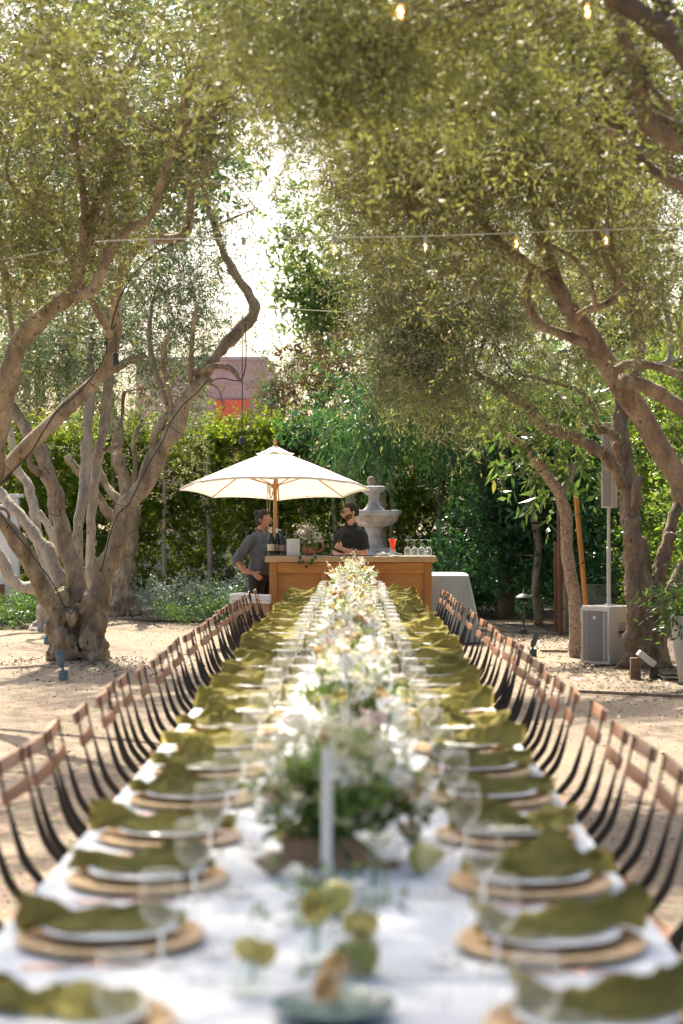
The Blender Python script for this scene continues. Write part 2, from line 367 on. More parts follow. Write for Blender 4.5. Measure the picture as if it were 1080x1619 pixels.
# mulch beds under the hedges
bed = MB()
def bed_poly(pts, z=.03):
    n = len(pts)
    bed.add([(x, y, z) for x, y in pts]+[(x, y, -.05) for x, y in pts], [tuple(range(n))]+[(i, (i+1) % n, n+(i+1) % n, n+i) for i in range(n)])
bx = lambda px, z: (px-VX)*z/FPX
bed_poly([(-12, 30.6), (-7, 30.2), (-4.2, 30.1), (-3.2, 29.3), (-1.6, 29.0), (-.4, 29.6), (1.9, 30.4), (2.6, 30.0), (2.9, 34.4), (-12, 34.4)][::1])
bo = bed.build('planting_bed', mulch, smooth=False); bo['kind'] = 'structure'
bed = MB(); bed_poly([(2.75,26.2), (3.3,26.0), (3.55,19), (4.2,14), (7,14), (7,34.5), (2.95,34.4), (2.7,28.4)], .026)
bo = bed.build('planting_bed', mulch, smooth=False); bo['kind'] = 'structure'
for a, b_ in (((1.35,27.2),(2.9,26.0)), ((2.2,22.6),(3.4,22.3)), ((2.0,17.2),(4.4,15.9))):
    e = MB(); d = Vector((b_[0]-a[0], b_[1]-a[1], 0)); e.bbox(((a[0]+b_[0])/2, (a[1]+b_[1])/2, .012), (d.length, .02, .03), .004, Matrix.Rotation(math.atan2(d.y, d.x), 3, 'Z'))
    eo = e.build('path_edging', M('weathered_board', (.24,.19,.14), .9, .3, 20, bump=.4)); eo['kind'] = 'structure'
# loose stones and fallen leaves
def litter(name, n, region, size, mat, flat=.5, label=None, cat=None):
    x = rng.uniform(region[0], region[1], n); y = rng.uniform(region[2], region[3], n)
    if len(region) > 4:
        dx = rng.normal(size=n)*region[5]; dy = rng.normal(size=n)*region[5]; k = rng.integers(0, len(region[4]), n)
        pts = np.array(region[4]); x = pts[k, 0]+dx; y = pts[k, 1]+dy
    z = np.array([gz(a, b)+.004 for a, b in zip(x, y)])
    s = size*(.4+rng.random(n)); a = rng.random(n)*6.28
    base = np.stack([x, y, z], 1); d = np.stack([np.cos(a), np.sin(a), rng.normal(size=n)*.25+.15], 1); nr = rng.normal(size=(n, 3))*.4; nr[:, 2] += 1
    o = link(bpy.data.objects.new(name, leaf_mesh(name, base, d, nr, s, s*flat, mat, cup=-.4))); tag(o, label, cat, kind='stuff'); return o
litter_leaf = leafmat('dry_leaf', [(.17,.115,.07), (.24,.17,.10), (.11,.08,.05), (.30,.24,.16)], transl=.1)
stone = leafmat('gravel_stone', vary=False, cols=[(.38,.30,.22), (.25,.18,.12), (.46,.38,.29), (.16,.12,.08)], transl=0, rough=.9)
litter('gravel', 30000, (-9, 9, 3, 30), .014, stone, .9, 'loose pale grit scattered over the sandy ground', 'gravel')
litter('leaf_litter', 4500, (-7, 7, 4, 31), .032, litter_leaf, .35, 'small dry olive leaves fallen on the sandy ground', 'fallen leaves')
litter('leaf_litter', 9000, (0,1,0,1,[(3.0,19.2),(3.5,20.2),(-2.9,20.2),(-4.6,29.6),(-2.4,29.8),(3.3,23),(3.8,17.5),(2.9,25.5)],.75), .045, litter_leaf, .4, 'dense dry leaf litter heaped around the trunks and beds', 'fallen leaves')
# ------------------------------------------------------------------ trees
LIMBS = {}
def limb(root, pts, z0, z1=None, mat=bark, name='limb', seg=12, wob=.30, wf=5, sub=5, taper_end=True, knots=0):
    z1 = z0 if z1 is None else z1; n = len(pts)
    V = []; Rr = []
    for i, (px, py, r) in enumerate(pts):
        z = z0+(z1-z0)*i/(n-1); V.append(P(px, py, z)); Rr.append(r*z/FPX)
    V, Rr = smooth_path(V, Rr, sub)
    for i in range(1, len(V)-1):
        q = V[i]*2.2; V[i] = V[i]+Vector((noise.noise(q), noise.noise(q+Vector((9,0,0))), noise.noise(q+Vector((0,7,0)))))*Rr[i]*.45
    LIMBS.setdefault(root.name, []).append((V, Rr))
    m = MB(); L = rel(root, V); m.tube(L, Rr, seg, wob=wob, wf=wf/max(.4, Rr[0]*8), seed=rnd.random()*50)
    for k in range(knots):   # knots and old cuts standing proud of the bark
        i = rnd.randrange(1, len(L)-1); a = rnd.random()*6.28; r = Rr[i]
        dv = Vector((math.cos(a), -abs(math.sin(a))*.8, rnd.uniform(-.3,.3)))
        m.ball(L[i]+dv*r*.75, r*rnd.uniform(.3,.55), 8, 6, sc=(1,1,1.3), wob=.3)
    return m.build(name, mat, root, sharp=None)
def branchlets(root, targets, mat=bark, r0=.010, name='twigs', n_per=1):
    """thin branches from the nearest limb out into the foliage clumps"""
    pool = [p for V, Rr in LIMBS[root.name] for p, r in list(zip(V, Rr))[len(V)//3:]]
    m = MB()
    for t in targets:
        t = Vector(t); near = min(pool, key=lambda p: (p-t).length); d = t-near
        if d.length < .1 or d.length > 1.5: continue
        mid = near+d*.5+Vector((rnd.gauss(0,.15), rnd.gauss(0,.15), rnd.gauss(.12,.12)))*d.length*.5
        pts, rr = smooth_path(rel(root, [near, mid, t]), [r0*(1+d.length*.5), r0*.8, r0*.3], 4)
        m.tube(pts, rr, 5, wob=.1, cap=False)
        for k in range(2):
            q = pts[rnd.randrange(3, 8)]; e = q+Vector((rnd.gauss(0,1), rnd.gauss(0,1), rnd.gauss(.1,.8))).normalized()*d.length*.35
            m.tube([q, (q+e)/2+Vector((0,0,.04)), e], [r0*.6, r0*.45, r0*.2], 4, cap=False)
    o = m.build(name, mat, root, sharp=None); o['kind'] = 'stuff'; return o
def blob(px, py, z, rx, ry, n, rz=None):
    """foliage mass: pixel centre and half-size, at distance z -> world ellipsoid"""
    s = z/FPX; return (tuple(P(px, py, z)), (rx*s, (rz if rz is not None else max(rx, ry)*s*.8), ry*s), n)
def blob_points(blobs, n):
    out = []
    for c, r, k in blobs:
        for _ in range(max(1, int(n*k/max(1, sum(b[2] for b in blobs))))):
            d = rng.normal(size=3); d /= np.linalg.norm(d); out.append(np.array(c)+d*np.array(r)*.7*rng.random())
    return out
def gnarl(root, strands, bumps, base_z, mat, voxel=.016, name='trunk'):
    """old trunk: swollen strands and burls fused into one skin"""
    m = MB()
    for pts in strands:
        V = [P(px, py, z) for px, py, z, r in pts]; Rr = [r*z/FPX for px, py, z, r in pts]
        V, Rr = smooth_path(V, Rr, 4); m.tube(rel(root, V), Rr, 14, wob=.3, wf=7, seed=rnd.random()*30)
    for px, py, z, r in bumps:
        m.ball(P(px, py, z+.035)-root.location, r*z/FPX*1.02, 12, 8, sc=(1,.9,1.5), wob=.45, wf=9)
    o = m.build(name, mat, root, sharp=None)
    md = o.modifiers.new('r', 'REMESH'); md.mode = 'VOXEL'; md.voxel_size = voxel
    sm = o.modifiers.new('s', 'SMOOTH'); sm.iterations = 3
    bpy.context.view_layer.update()
    me = bpy.data.meshes.new_from_object(o.evaluated_get(bpy.context.evaluated_depsgraph_get()))
    o.modifiers.clear(); me.materials.clear(); me.materials.append(mat)
    n = len(me.vertices); co = np.zeros(n*3, np.float32); no = np.zeros(n*3, np.float32)
    me.vertices.foreach_get('co', co); me.vertices.foreach_get('normal', no); co = co.reshape(-1,3); no = no.reshape(-1,3)
    for i in range(n):
        p = Vector(co[i]); q = Vector((p.x*11, p.y*11, p.z*3.5))
        h = (1-abs(noise.noise(q)))**2*.038-abs(noise.noise(p*16))*.016+noise.noise(p*34)*.007+noise.noise(p*6)*.026-.018
        co[i] += no[i]*h
    me.vertices.foreach_set('co', co.ravel()); me.polygons.foreach_set('use_smooth', [True]*len(me.polygons)); me.update()
    o.data = me; return o

# --- front left olive, gnarled double trunk
Z = 20.2
T1 = empty('olive_tree', P(122,1060,Z)); tag(T1, 'old olive with bulging double trunk and black cables, at left of the chairs', 'olive tree')
gnarl(T1, [[(103,1078,Z,30.6),(100,1040,Z,24.3),(98,1000,Z,23.4),(95,965,Z+.05,22.5),(85,935,Z,18.0)],
           [(150,1078,Z,32.4),(148,1040,Z,22.5),(146,1000,Z,20.7),(148,965,Z,18.9),(153,935,Z,16.2)],
           [(125,1070,Z+.15,28.8),(125,1000,Z+.15,21.6),(125,950,Z+.1,19.8)],
           [(172,1074,Z,8.0),(160,1045,Z,12.6),(152,1010,Z,14.4)], [(88,1060,Z,12.6),(92,1030,Z,12.6)]],
      [(97,1005,Z-.16,11.0),(113,980,Z-.17,9.0),(92,965,Z-.15,10.0),(142,1012,Z-.17,13.5),(158,985,Z-.15,9.0),(147,950,Z-.15,10.0),(118,1035,Z-.17,9.0),(90,1035,Z-.14,9.0),
       (150,1042,Z-.18,10.0),(104,948,Z-.14,8.0),(165,1020,Z-.1,9.0),(130,965,Z-.16,6.0),(80,990,Z-.1,9.0),(166,955,Z-.08,9.0),(112,1015,Z-.17,7.0)], 0, bark)
limb(T1, [(150,965,19.8),(161,915,16.2),(178,862,14.4),(200,800,14.4),(238,740,14.4),(272,682,14.4),(290,640,11.7),(305,614,9.9),(322,598,8.1),(333,607,6.3)], Z, knots=4)
limb(T1, [(296,628,9.0),(325,585,9.0),(355,545,9.9),(385,515,9.9),(403,491,9.0),(396,465,7.2),(372,432,7.2),(357,405,6.3),(345,375,5.4),(330,330,4.5),(318,280,3.6)], Z, Z+.6, knots=2)
limb(T1, [(400,495,4.5),(398,470,3.6),(385,450,3.6),(370,425,2.7)], Z+.1, Z+.3)
limb(T1, [(278,668,7.2),(262,655,7.2),(244,688,7.2),(247,712,5.4)], Z, knots=1)
limb(T1, [(270,655,5.4),(262,625,5.4),(243,575,4.5),(235,530,3.6),(240,480,2.7)], Z, Z+.5)
limb(T1, [(272,650,4.5),(263,600,3.6),(258,565,3.6),(270,520,2.7)], Z, Z-.4)
limb(T1, [(300,605,4.5),(302,560,3.6),(306,520,3.6),(312,480,2.7)], Z, Z-.3)
limb(T1, [(305,590,5.4),(338,579,5.4),(365,583,4.5),(380,603,2.7)], Z, Z-.2)
limb(T1, [(128,952,16.2),(112,890,13.5),(94,822,12.6),(84,775,12.6),(70,730,11.7),(45,690,10.8),(26,660,9.9),(8,620,8.1),(-10,560,7.2)], Z+.1, Z+.8, knots=3)
limb(T1, [(80,950,16.2),(55,905,13.5),(26,862,13.5),(0,828,12.6),(-35,790,11.7),(-80,750,9.9)], Z, Z-.8, knots=3)
limb(T1, [(100,930,11.7),(78,872,10.8),(53,842,9.9),(22,805,9.0),(-4,775,9.0),(-40,740,8.1)], Z+.25, Z+1, mat=bark_pale, knots=2)
limb(T1, [(130,960,9.0),(122,850,8.1),(131,790,8.1),(137,720,9.0),(140,660,8.1),(146,610,6.3),(140,560,5.4),(150,490,4.5)], Z+.5, Z+1.2, mat=bark_pale)
limb(T1, [(138,965,7.2),(142,900,7.2),(146,800,7.2),(156,720,8.1),(166,665,8.1),(173,600,7.2),(175,560,6.3),(170,500,5.4),(178,430,4.5)], Z+.8, Z+1.4, mat=bark_pale)
limb(T1, [(100,800,5.4),(95,790,6.3),(75,755,5.4),(52,740,5.4),(44,715,4.5),(40,690,4.5)], Z-.2, Z-.3, mat=bark_warm)
limb(T1, [(162,712,3.6),(190,705,3.6),(193,670,2.7),(196,620,2.7)], Z+.9, Z+1)
limb(T1, [(150,600,6.3),(170,590,6.3),(195,575,6.3),(230,560,4.5)], Z+.9, Z+.7)
# --- left olive nearer the camera, rooted off frame
T0 = empty('olive_tree', P(-330,1290,16.0)); tag(T0, 'nearer olive whose thick limbs lean in from the left edge', 'olive tree')
z0 = 15.5
limb(T0, [(-330,1300,52.8),(-300,1100,38.7),(-220,950,31.7),(-120,830,22.9),(-60,780,15.8),(-20,765,13.2),(0,750,12.3),(40,711,11.4),(94,654,11.4),(138,615,11.4),(160,590,10.6),(176,560,9.7),(182,525,8.8),(180,490,7.9),(188,445,7.0),(205,405,7.0),(235,378,7.9),(268,378,7.9),(290,372,7.9),(300,350,7.0),(302,310,5.3),(300,250,5.3),(314,190,4.4),(330,110,3.5),(345,60,2.6)], 16, 15, knots=8, name='trunk')
limb(T0, [(150,602,7.9),(158,592,7.9),(165,600,4.4)], 15.6)
limb(T0, [(-260,1000,29.9),(-150,900,22.9),(-60,820,19.4),(-12,745,19.4),(0,655,18.5),(12,595,17.6),(37,533,15.8),(70,500,14.1),(105,474,12.3),(122,450,11.4),(126,415,9.7),(140,372,9.7),(152,332,8.8),(166,292,7.0),(180,240,5.3),(190,180,4.4),(200,120,3.5)], 15.6, 13.8, knots=10)
limb(T0, [(118,468,8.8),(140,462,8.8),(156,440,9.7),(170,398,8.8),(196,366,7.9),(226,350,7.0),(245,326,6.2),(255,292,5.3),(262,268,5.3),(280,220,3.5)], 14.2, 13.6, knots=2)
limb(T0, [(172,528,6.2),(166,515,6.2),(136,462,5.3),(114,415,5.3),(84,352,4.4),(48,321,4.4),(24,300,4.4),(10,270,2.6),(18,230,2.6)], 15.2, 14.4)
limb(T0, [(44,321,2.6),(60,295,2.6),(80,265,2.6),(100,225,1.8)], 14.5, 14.2)
limb(T0, [(132,385,6.2),(134,340,6.2),(130,290,5.3),(120,230,3.5),(125,160,2.6)], 14.2, 13.9)
limb(T0, [(172,395,3.5),(170,350,3.5),(169,310,2.6)], 14.1, 13.9)
limb(T0, [(22,540,5.3),(14,480,4.4),(5,430,4.4),(-5,380,3.5)], 15.0, 15.2)
limb(T0, [(40,420,3.5),(44,440,3.5),(36,455,3.5),(14,440,3.5),(8,420,2.6)], 15.0, 15.2)
# --- further olive behind the first, against the hedge
Z2 = 30.4
T2 = empty('olive_tree', P(197,965,Z2)); tag(T2, 'slender olive trunk in the mulch bed before the left hedge', 'olive tree')
gnarl(T2, [[(190,975,Z2,26),(192,950,Z2,20),(198,900,Z2,14),(203,850,Z2,13)],[(212,975,Z2,14),(206,940,Z2,12),(204,890,Z2,10)],[(176,972,Z2,12),(186,945,Z2,10)]],
      [(190,945,Z2-.15,9),(203,930,Z2-.12,7),(185,960,Z2-.18,8)], 0, bark, voxel=.025)
limb(T2, [(200,880,14),(207,820,13),(203,785,11),(192,740,9),(186,700,8),(175,640,6),(165,580,5)], Z2, knots=2)
limb(T2, [(203,840,9),(180,820,8),(160,795,7),(130,755,7),(105,720,6)], Z2, Z2-.5)
limb(T2, [(206,830,8),(188,790,7),(170,770,7),(150,735,6),(130,700,5)], Z2, Z2+.5)
limb(T2, [(204,800,5),(215,740,4),(210,700,4),(222,670,3)], Z2)
# --- pale olive at far left
Z3 = 26.4
T3 = empty('olive_tree', P(72,1003,Z3)); tag(T3, 'pale barked olive half hidden behind the gnarled front trunk', 'olive tree')
gnarl(T3, [[(68,1010,Z3,22),(72,980,Z3,15),(80,950,Z3,13),(85,920,Z3,12)],[(52,1008,Z3,8),(64,985,Z3,9)],[(88,1008,Z3,12),(82,980,Z3,10)]], [(62,990,Z3-.1,6)], 0, bark_pale, voxel=.025)
limb(T3, [(82,940,11),(60,932,10),(35,928,10),(18,915,9),(5,890,9),(-10,862,8),(-40,830,7)], Z3, mat=bark_pale, knots=2)
limb(T3, [(84,925,9),(72,885,9),(60,850,8),(53,810,8),(42,765,8),(26,740,7),(20,705,6),(12,670,5)], Z3, Z3+.5, mat=bark_pale, knots=2)
limb(T3, [(88,930,8),(85,860,7),(75,830,6),(60,810,6)], Z3-.1, mat=bark_pale)

# --- right olive with fluted multi-strand trunk
ZR = 19.5
T4 = empty('olive_tree', P(1008,1066,ZR)); tag(T4, 'olive with fluted many-stranded trunk beside the white subwoofer', 'olive tree')
gnarl(T4, [[(1003,1080,ZR,26),(1010,1040,ZR,17),(1008,980,ZR,15),(1002,920,ZR,15),(1000,870,ZR,15),(998,820,ZR,15)],
           [(985,1078,ZR,14),(996,1045,ZR,12),(1003,1000,ZR-.05,11),(1002,940,ZR-.05,11),(1004,880,ZR,9)],
           [(1030,1080,ZR+.1,22),(1028,1030,ZR+.1,14),(1020,970,ZR+.05,13),(1016,900,ZR+.05,12),(1010,850,ZR,10)],
           [(1052,1078,ZR+.1,16),(1045,1040,ZR+.1,13),(1040,980,ZR+.1,12),(1040,940,ZR+.1,12),(1046,895,ZR+.1,11),(1060,845,ZR+.15,9)],
           [(968,1066,ZR-.1,5),(985,1050,ZR-.1,8),(1000,1035,ZR-.05,9)], [(1000,1075,ZR-.2,10),(1008,1050,ZR-.1,9)]],
      [(1005,875,ZR-.12,5),(1008,960,ZR-.12,6),(1018,1005,ZR-.1,7),(1040,960,ZR-.05,7),(1030,930,ZR-.05,7),(998,830,ZR-.1,6)], 0, bark_warm)
limb(T4, [(1003,900,15.0),(1000,850,15.0),(999,805,15.8),(992,765,15.8),(985,730,15.8),(983,690,15.0),(985,655,13.2),(996,620,10.6),(1004,580,9.7),(1008,530,8.8),(1003,480,7.0),(1010,430,5.3)], ZR, ZR+.6, mat=bark_warm, knots=5, seg=14)
limb(T4, [(984,700,8.8),(978,660,7.9),(975,620,6.2),(968,570,4.4)], ZR, ZR+.3, mat=bark_warm)
limb(T4, [(985,770,8.8),(972,742,8.8),(954,720,9.7),(917,698,9.7),(884,683,9.7),(860,676,8.8),(840,650,7.9),(817,629,7.0),(780,607,5.3),(750,590,4.4),(705,580,2.6),(660,578,1.8)], ZR, ZR-1.2, mat=bark_warm, knots=2)
limb(T4, [(975,690,6.2),(958,680,6.2),(943,678,5.3),(941,652,4.4),(922,622,3.5),(888,608,3.5),(850,598,2.6),(810,590,1.8)], ZR, ZR-.6, mat=bark_warm)
limb(T4, [(1006,800,8.8),(1009,770,7.0),(1014,760,7.0)], ZR-.1, mat=bark_warm)
limb(T4, [(1042,905,9.7),(1052,862,8.8),(1064,815,7.9),(1074,780,7.9),(1090,720,7.0),(1105,640,6.2)], ZR+.1, ZR+.8, mat=bark_warm)
limb(T4, [(1040,985,8.8),(1055,945,10.6),(1075,910,10.6),(1100,870,9.7)], ZR+.1, ZR+.2, mat=bark_warm, knots=1)
limb(T4, [(1000,580,7.0),(1030,578,6.2),(1056,572,6.2),(1060,520,4.4),(1048,470,4.4),(1044,420,3.5)], ZR+.4, ZR+1, mat=bark_pale)
limb(T4, [(1056,572,5.3),(1078,560,4.4),(1075,500,3.5),(1085,440,3.5)], ZR+.8, ZR+1, mat=bark_pale)
# --- nearer right olive, big diagonal limb
ZN = 13.0
T5 = empty('olive_tree', P(1330,1180,14)); tag(T5, 'nearer olive whose heavy diagonal limb crosses the right side', 'olive tree')
limb(T5, [(1340,1200,52.8),(1290,1050,38.7),(1210,930,29.9),(1140,850,24.6),(1090,790,21.1),(1052,732,19.4),(1016,655,17.6),(978,598,16.7),(948,555,15.8),(918,512,15.0),(896,480,14.1),(874,440,13.2),(858,385,10.6),(846,340,10.6),(835,290,9.7),(826,245,7.9),(823,205,6.2),(815,150,4.4),(822,90,3.5)], 14, 12.4, mat=bark_warm, knots=10, name='trunk', seg=16)
limb(T5, [(912,505,10.6),(890,470,9.7),(868,446,8.8),(838,423,7.9),(810,405,7.9),(785,380,7.0),(768,356,6.2),(750,335,5.3),(728,310,3.5)], ZN, ZN-.3, mat=bark_warm, knots=2)
limb(T5, [(930,540,9.7),(915,535,7.9),(880,523,7.9),(852,506,7.9),(837,480,7.0),(833,458,6.2),(840,425,5.3),(850,392,4.4),(848,360,3.5)], ZN, ZN+.3, mat=bark_warm, knots=1)
limb(T5, [(906,505,7.0),(920,494,6.2),(942,484,6.2),(966,476,5.3),(977,458,5.3),(974,440,5.3),(958,412,4.4),(946,378,4.4),(934,345,4.4),(925,302,3.5),(920,270,2.6)], ZN-.1, ZN-.4, mat=bark_warm)
limb(T5, [(942,484,3.5),(938,460,3.5),(929,435,3.5),(902,406,3.5),(880,393,3.5),(864,387,3.5)], ZN-.2, ZN-.3, mat=bark_warm)
limb(T5, [(975,448,3.5),(985,425,3.5),(965,400,2.6),(970,350,2.6)], ZN-.3, mat=bark_warm)
limb(T5, [(865,380,3.5),(866,330,3.5),(866,250,2.6),(870,180,2.6)], ZN+.1, mat=bark_pale)
limb(T5, [(982,602,11.4),(1010,606,11.4),(1045,622,12.3),(1085,646,13.2),(1140,690,15.0),(1210,780,17.6),(1270,920,22.0),(1310,1080,29.9)], ZN, ZN+.9, mat=bark_warm, knots=2)
limb(T5, [(968,586,7.0),(1000,575,6.2),(1035,580,6.2),(1085,594,7.0),(1130,620,7.9),(1180,680,9.7),(1225,800,12.3)], ZN+.1, ZN+.3, mat=bark_warm)
# --- overhead limbs nearest the camera, top right
T6 = empty('olive_tree', P(1900,1700,8.0)); tag(T6, 'out of focus olive branches overhead in the top right corner', 'olive tree')
T6.location.z = 0
limb(T6, [(1900,1400,90),(1700,900,70),(1450,560,46),(1250,380,34),(1130,320,22),(1085,297,12),(1058,284,11),(1028,264,10),(990,227,9),(950,203,8),(915,201,6),(890,200,5)], 9.5, 9.5, mat=bark_warm, name='trunk')
limb(T6, [(892,202,4),(886,170,4),(880,145,4),(862,125,4),(846,112,3)], 9.5, mat=bark_warm)
limb(T6, [(893,200,4),(880,230,3),(870,250,2)], 9.5, mat=bark_warm)
limb(T6, [(1450,560,44),(1330,450,36),(1250,380,34),(1150,270,20),(1085,238,15),(1050,215,14),(1022,190,15),(1013,140,15),(1000,95,14),(980,45,13),(955,-10,11),(940,-60,9)], 9.2, 8.6, mat=bark_warm, knots=2)
limb(T6, [(1016,178,15),(1030,188,15),(1060,200,13),(1090,210,12)], 9.0, mat=bark_warm)
limb(T6, [(1450,560,46),(1330,400,36),(1250,300,30),(1120,130,20),(1088,92,18),(1052,52,17),(1015,22,15),(975,-5,14),(930,-50,12)], 8.4, 8.2, mat=bark_dark, knots=2)
limb(T6, [(1250,300,28),(1170,150,22),(1120,80,20),(1080,45,16),(1050,10,14),(1020,-30,12)], 8.6, mat=bark_dark)
limb(T6, [(1020,80,7),(1012,110,6),(1040,150,5),(1075,190,4)], 8.8, mat=bark_warm)

# --- crowns
def sun_gap(p, keep=.12):
    """the canopy is open where the sun reaches the middle of the table"""
    t = (p[:,2]-.75)/sdir.z; hx = p[:,0]-sdir.x*t; hy = p[:,1]-sdir.y*t
    nz = np.sin(hx*4.1+1.3*np.sin(hy*2.3))*np.sin(hy*3.1+2*np.sin(hx*1.7))
    ins = (hx > -.85+.25*nz) & (hx < .62+.3*nz) & (hy > 7.2) & (hy < 21.5) & (nz > -.72)
    hb = p[:,1]-sdir.y*(p[:,2]-2)/sdir.z; hd = (p[:,1] > 33.2) & (hb > 30.3) & (hb < 34.5)
    spot = hd & (rng.random(len(p)) < .4) | (nz > .66) & (np.abs(hx) < 9) & ((hy > 7.2) | (np.abs(hx) > 1.2))
    return ~((ins | spot) & (rng.random(len(p)) > keep))
GAPX = (405, 500)
def sky_gap(p):
    """the opening between the two crowns stays free of leaves"""
    px = VX+p[:,0]*FPX/p[:,1]; py = VY-(p[:,2]-CAMZ)*FPX/p[:,1]
    cxg = 448+30*np.sin(py/70.)
    hw = np.where(py < 240, 0, np.where(py < 330, 10, np.where(py < 480, 20, 42)))
    ing = (np.abs(px-cxg) < hw*(.8+.4*rng.random(len(px)))) & (py < 580) & (rng.random(len(px)) < .95)
    low = (py > 555) & (px > 330) & (px < 440)
    return ~(ing | low) & sun_gap(p)
cr_T1 = [blob(250,420,Z+.6,130,80,36), blob(350,440,Z+.8,60,110,22), blob(120,300,Z+1,150,90,34), blob(350,300,Z+1,70,100,24),
         blob(60,560,Z+1.2,100,60,34), blob(120,610,Z+1.4,80,45,20), blob(300,540,Z+.3,60,40,10), blob(265,600,Z+1.3,70,55,12), blob(350,640,Z+.8,25,30,4), blob(180,500,Z+1.6,100,70,20),
         blob(200,150,Z+1,230,120,46), blob(400,130,Z,90,130,60), blob(405,330,Z+.4,40,90,22), blob(120,-80,Z+.5,330,120,34), ((-4.2,23.5,8.6),(3.2,3,.7),46), ((-7,19,7.8),(2,4,1),30)]  # last two masses sit high overhead, added to shade the ground
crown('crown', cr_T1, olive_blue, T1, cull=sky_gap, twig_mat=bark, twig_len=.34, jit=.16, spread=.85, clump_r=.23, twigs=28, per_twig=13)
branchlets(T1, blob_points(cr_T1, 60))
cr_T0 = [blob(60,330,14.5,110,90,26), blob(230,260,14.2,130,110,44), blob(120,170,14,140,110,40), blob(330,180,14,80,130,30), blob(40,60,12.5,140,100,36), blob(280,40,13,130,90,34),
         blob(380,80,13.6,70,120,54), blob(330,30,12.6,160,70,40), blob(60,450,15,70,40,8), blob(20,400,14.5,70,60,10), blob(-150,100,14,160,260,30), blob(250,-120,13.5,260,90,20), ((-4.5,15,7.6),(2.6,4,.8),60), ((-2.2,8.5,6.2),(2.4,3.2,.7),60), ((-1.2,7.4,5.7),(1.5,2.6,.4),230), ((-5,9,6.5),(2,3,.8),34)]  # last four masses hang out of view, added to shade table and ground
crown('crown', cr_T0, olive_near, T0, cull=sky_gap, twig_mat=bark, twig_len=.34, jit=.16, spread=.85, clump_r=.23, twigs=25, per_twig=13)
branchlets(T0, blob_points(cr_T0, 60))
cr_T2 = [blob(240,640,Z2,70,50,16), blob(170,560,Z2,110,60,18), blob(300,690,Z2,45,60,12), blob(330,560,Z2,60,70,14), blob(340,660,Z2-1,25,40,5)]
crown('crown', cr_T2, pale_leaf, T2, cull=sky_gap, twigs=14, per_twig=12, L=.06); branchlets(T2, blob_points(cr_T2, 20))
cr_T3 = [blob(60,590,Z3,110,50,24), blob(20,480,Z3,120,90,26), blob(100,420,Z3,130,90,18), blob(-60,640,Z3,50,50,5)]
crown('crown', cr_T3, olive_far, T3, cull=sky_gap, twigs=14, per_twig=12); branchlets(T3, blob_points(cr_T3, 16))
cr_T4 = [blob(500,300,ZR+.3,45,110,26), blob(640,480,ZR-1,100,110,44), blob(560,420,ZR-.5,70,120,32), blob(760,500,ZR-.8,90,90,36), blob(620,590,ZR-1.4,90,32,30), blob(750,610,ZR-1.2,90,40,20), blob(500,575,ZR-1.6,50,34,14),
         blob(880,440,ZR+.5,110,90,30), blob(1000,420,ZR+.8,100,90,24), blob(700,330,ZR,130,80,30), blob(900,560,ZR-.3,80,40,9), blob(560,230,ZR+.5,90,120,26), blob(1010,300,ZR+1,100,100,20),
         blob(850,620,ZR-.8,50,25,5), blob(700,120,ZR+.5,260,120,30), ((3.2,24,8.6),(3.4,3,.7),46), ((6,20,8),(2,4,1),26)]  # closing two masses put in high up to cast shade on the ground
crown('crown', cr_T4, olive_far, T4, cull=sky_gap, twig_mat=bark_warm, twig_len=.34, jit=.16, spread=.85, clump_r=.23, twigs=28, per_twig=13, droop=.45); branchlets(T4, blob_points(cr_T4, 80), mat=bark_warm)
cr_T5 = [blob(620,230,12.6,130,90,42), blob(800,220,12.4,150,110,50), blob(960,330,12.8,120,90,30), blob(720,340,12.8,100,60,20), blob(560,330,13,60,80,13), blob(500,140,12.6,90,90,50), blob(420,60,13.5,90,70,34),
         blob(860,60,12,200,80,60), blob(560,60,12,160,70,56), blob(700,430,12.8,60,40,6), blob(1050,480,13,60,60,10), blob(1000,160,12,110,110,44), ((2.6,15.5,7.6),(2.4,4,.8),50), ((1.6,9,6.3),(2.2,3.2,.7),60), ((4.5,10,6.5),(2,3.5,.8),34)]  # last three masses are unseen overhead foliage, added for shade below
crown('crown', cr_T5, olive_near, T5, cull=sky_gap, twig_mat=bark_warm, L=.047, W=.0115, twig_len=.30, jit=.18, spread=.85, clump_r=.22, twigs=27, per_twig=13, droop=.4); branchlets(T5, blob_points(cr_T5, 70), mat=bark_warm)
cr_T6 = [blob(760,60,8.6,240,70,70), blob(560,90,8.2,120,70,44), blob(450,30,8,130,60,40), blob(950,120,9,120,120,34), blob(780,170,9.4,170,60,30), blob(700,-80,8,330,60,20), blob(90,40,8.4,90,55,10)]
crown('crown', cr_T6, olive_near, T6, twigs=14, per_twig=12, L=.048, W=.012, droop=.35, clump_r=.2, cull=sky_gap); branchlets(T6, blob_points(cr_T6[:5], 40), mat=bark_warm, r0=.006)

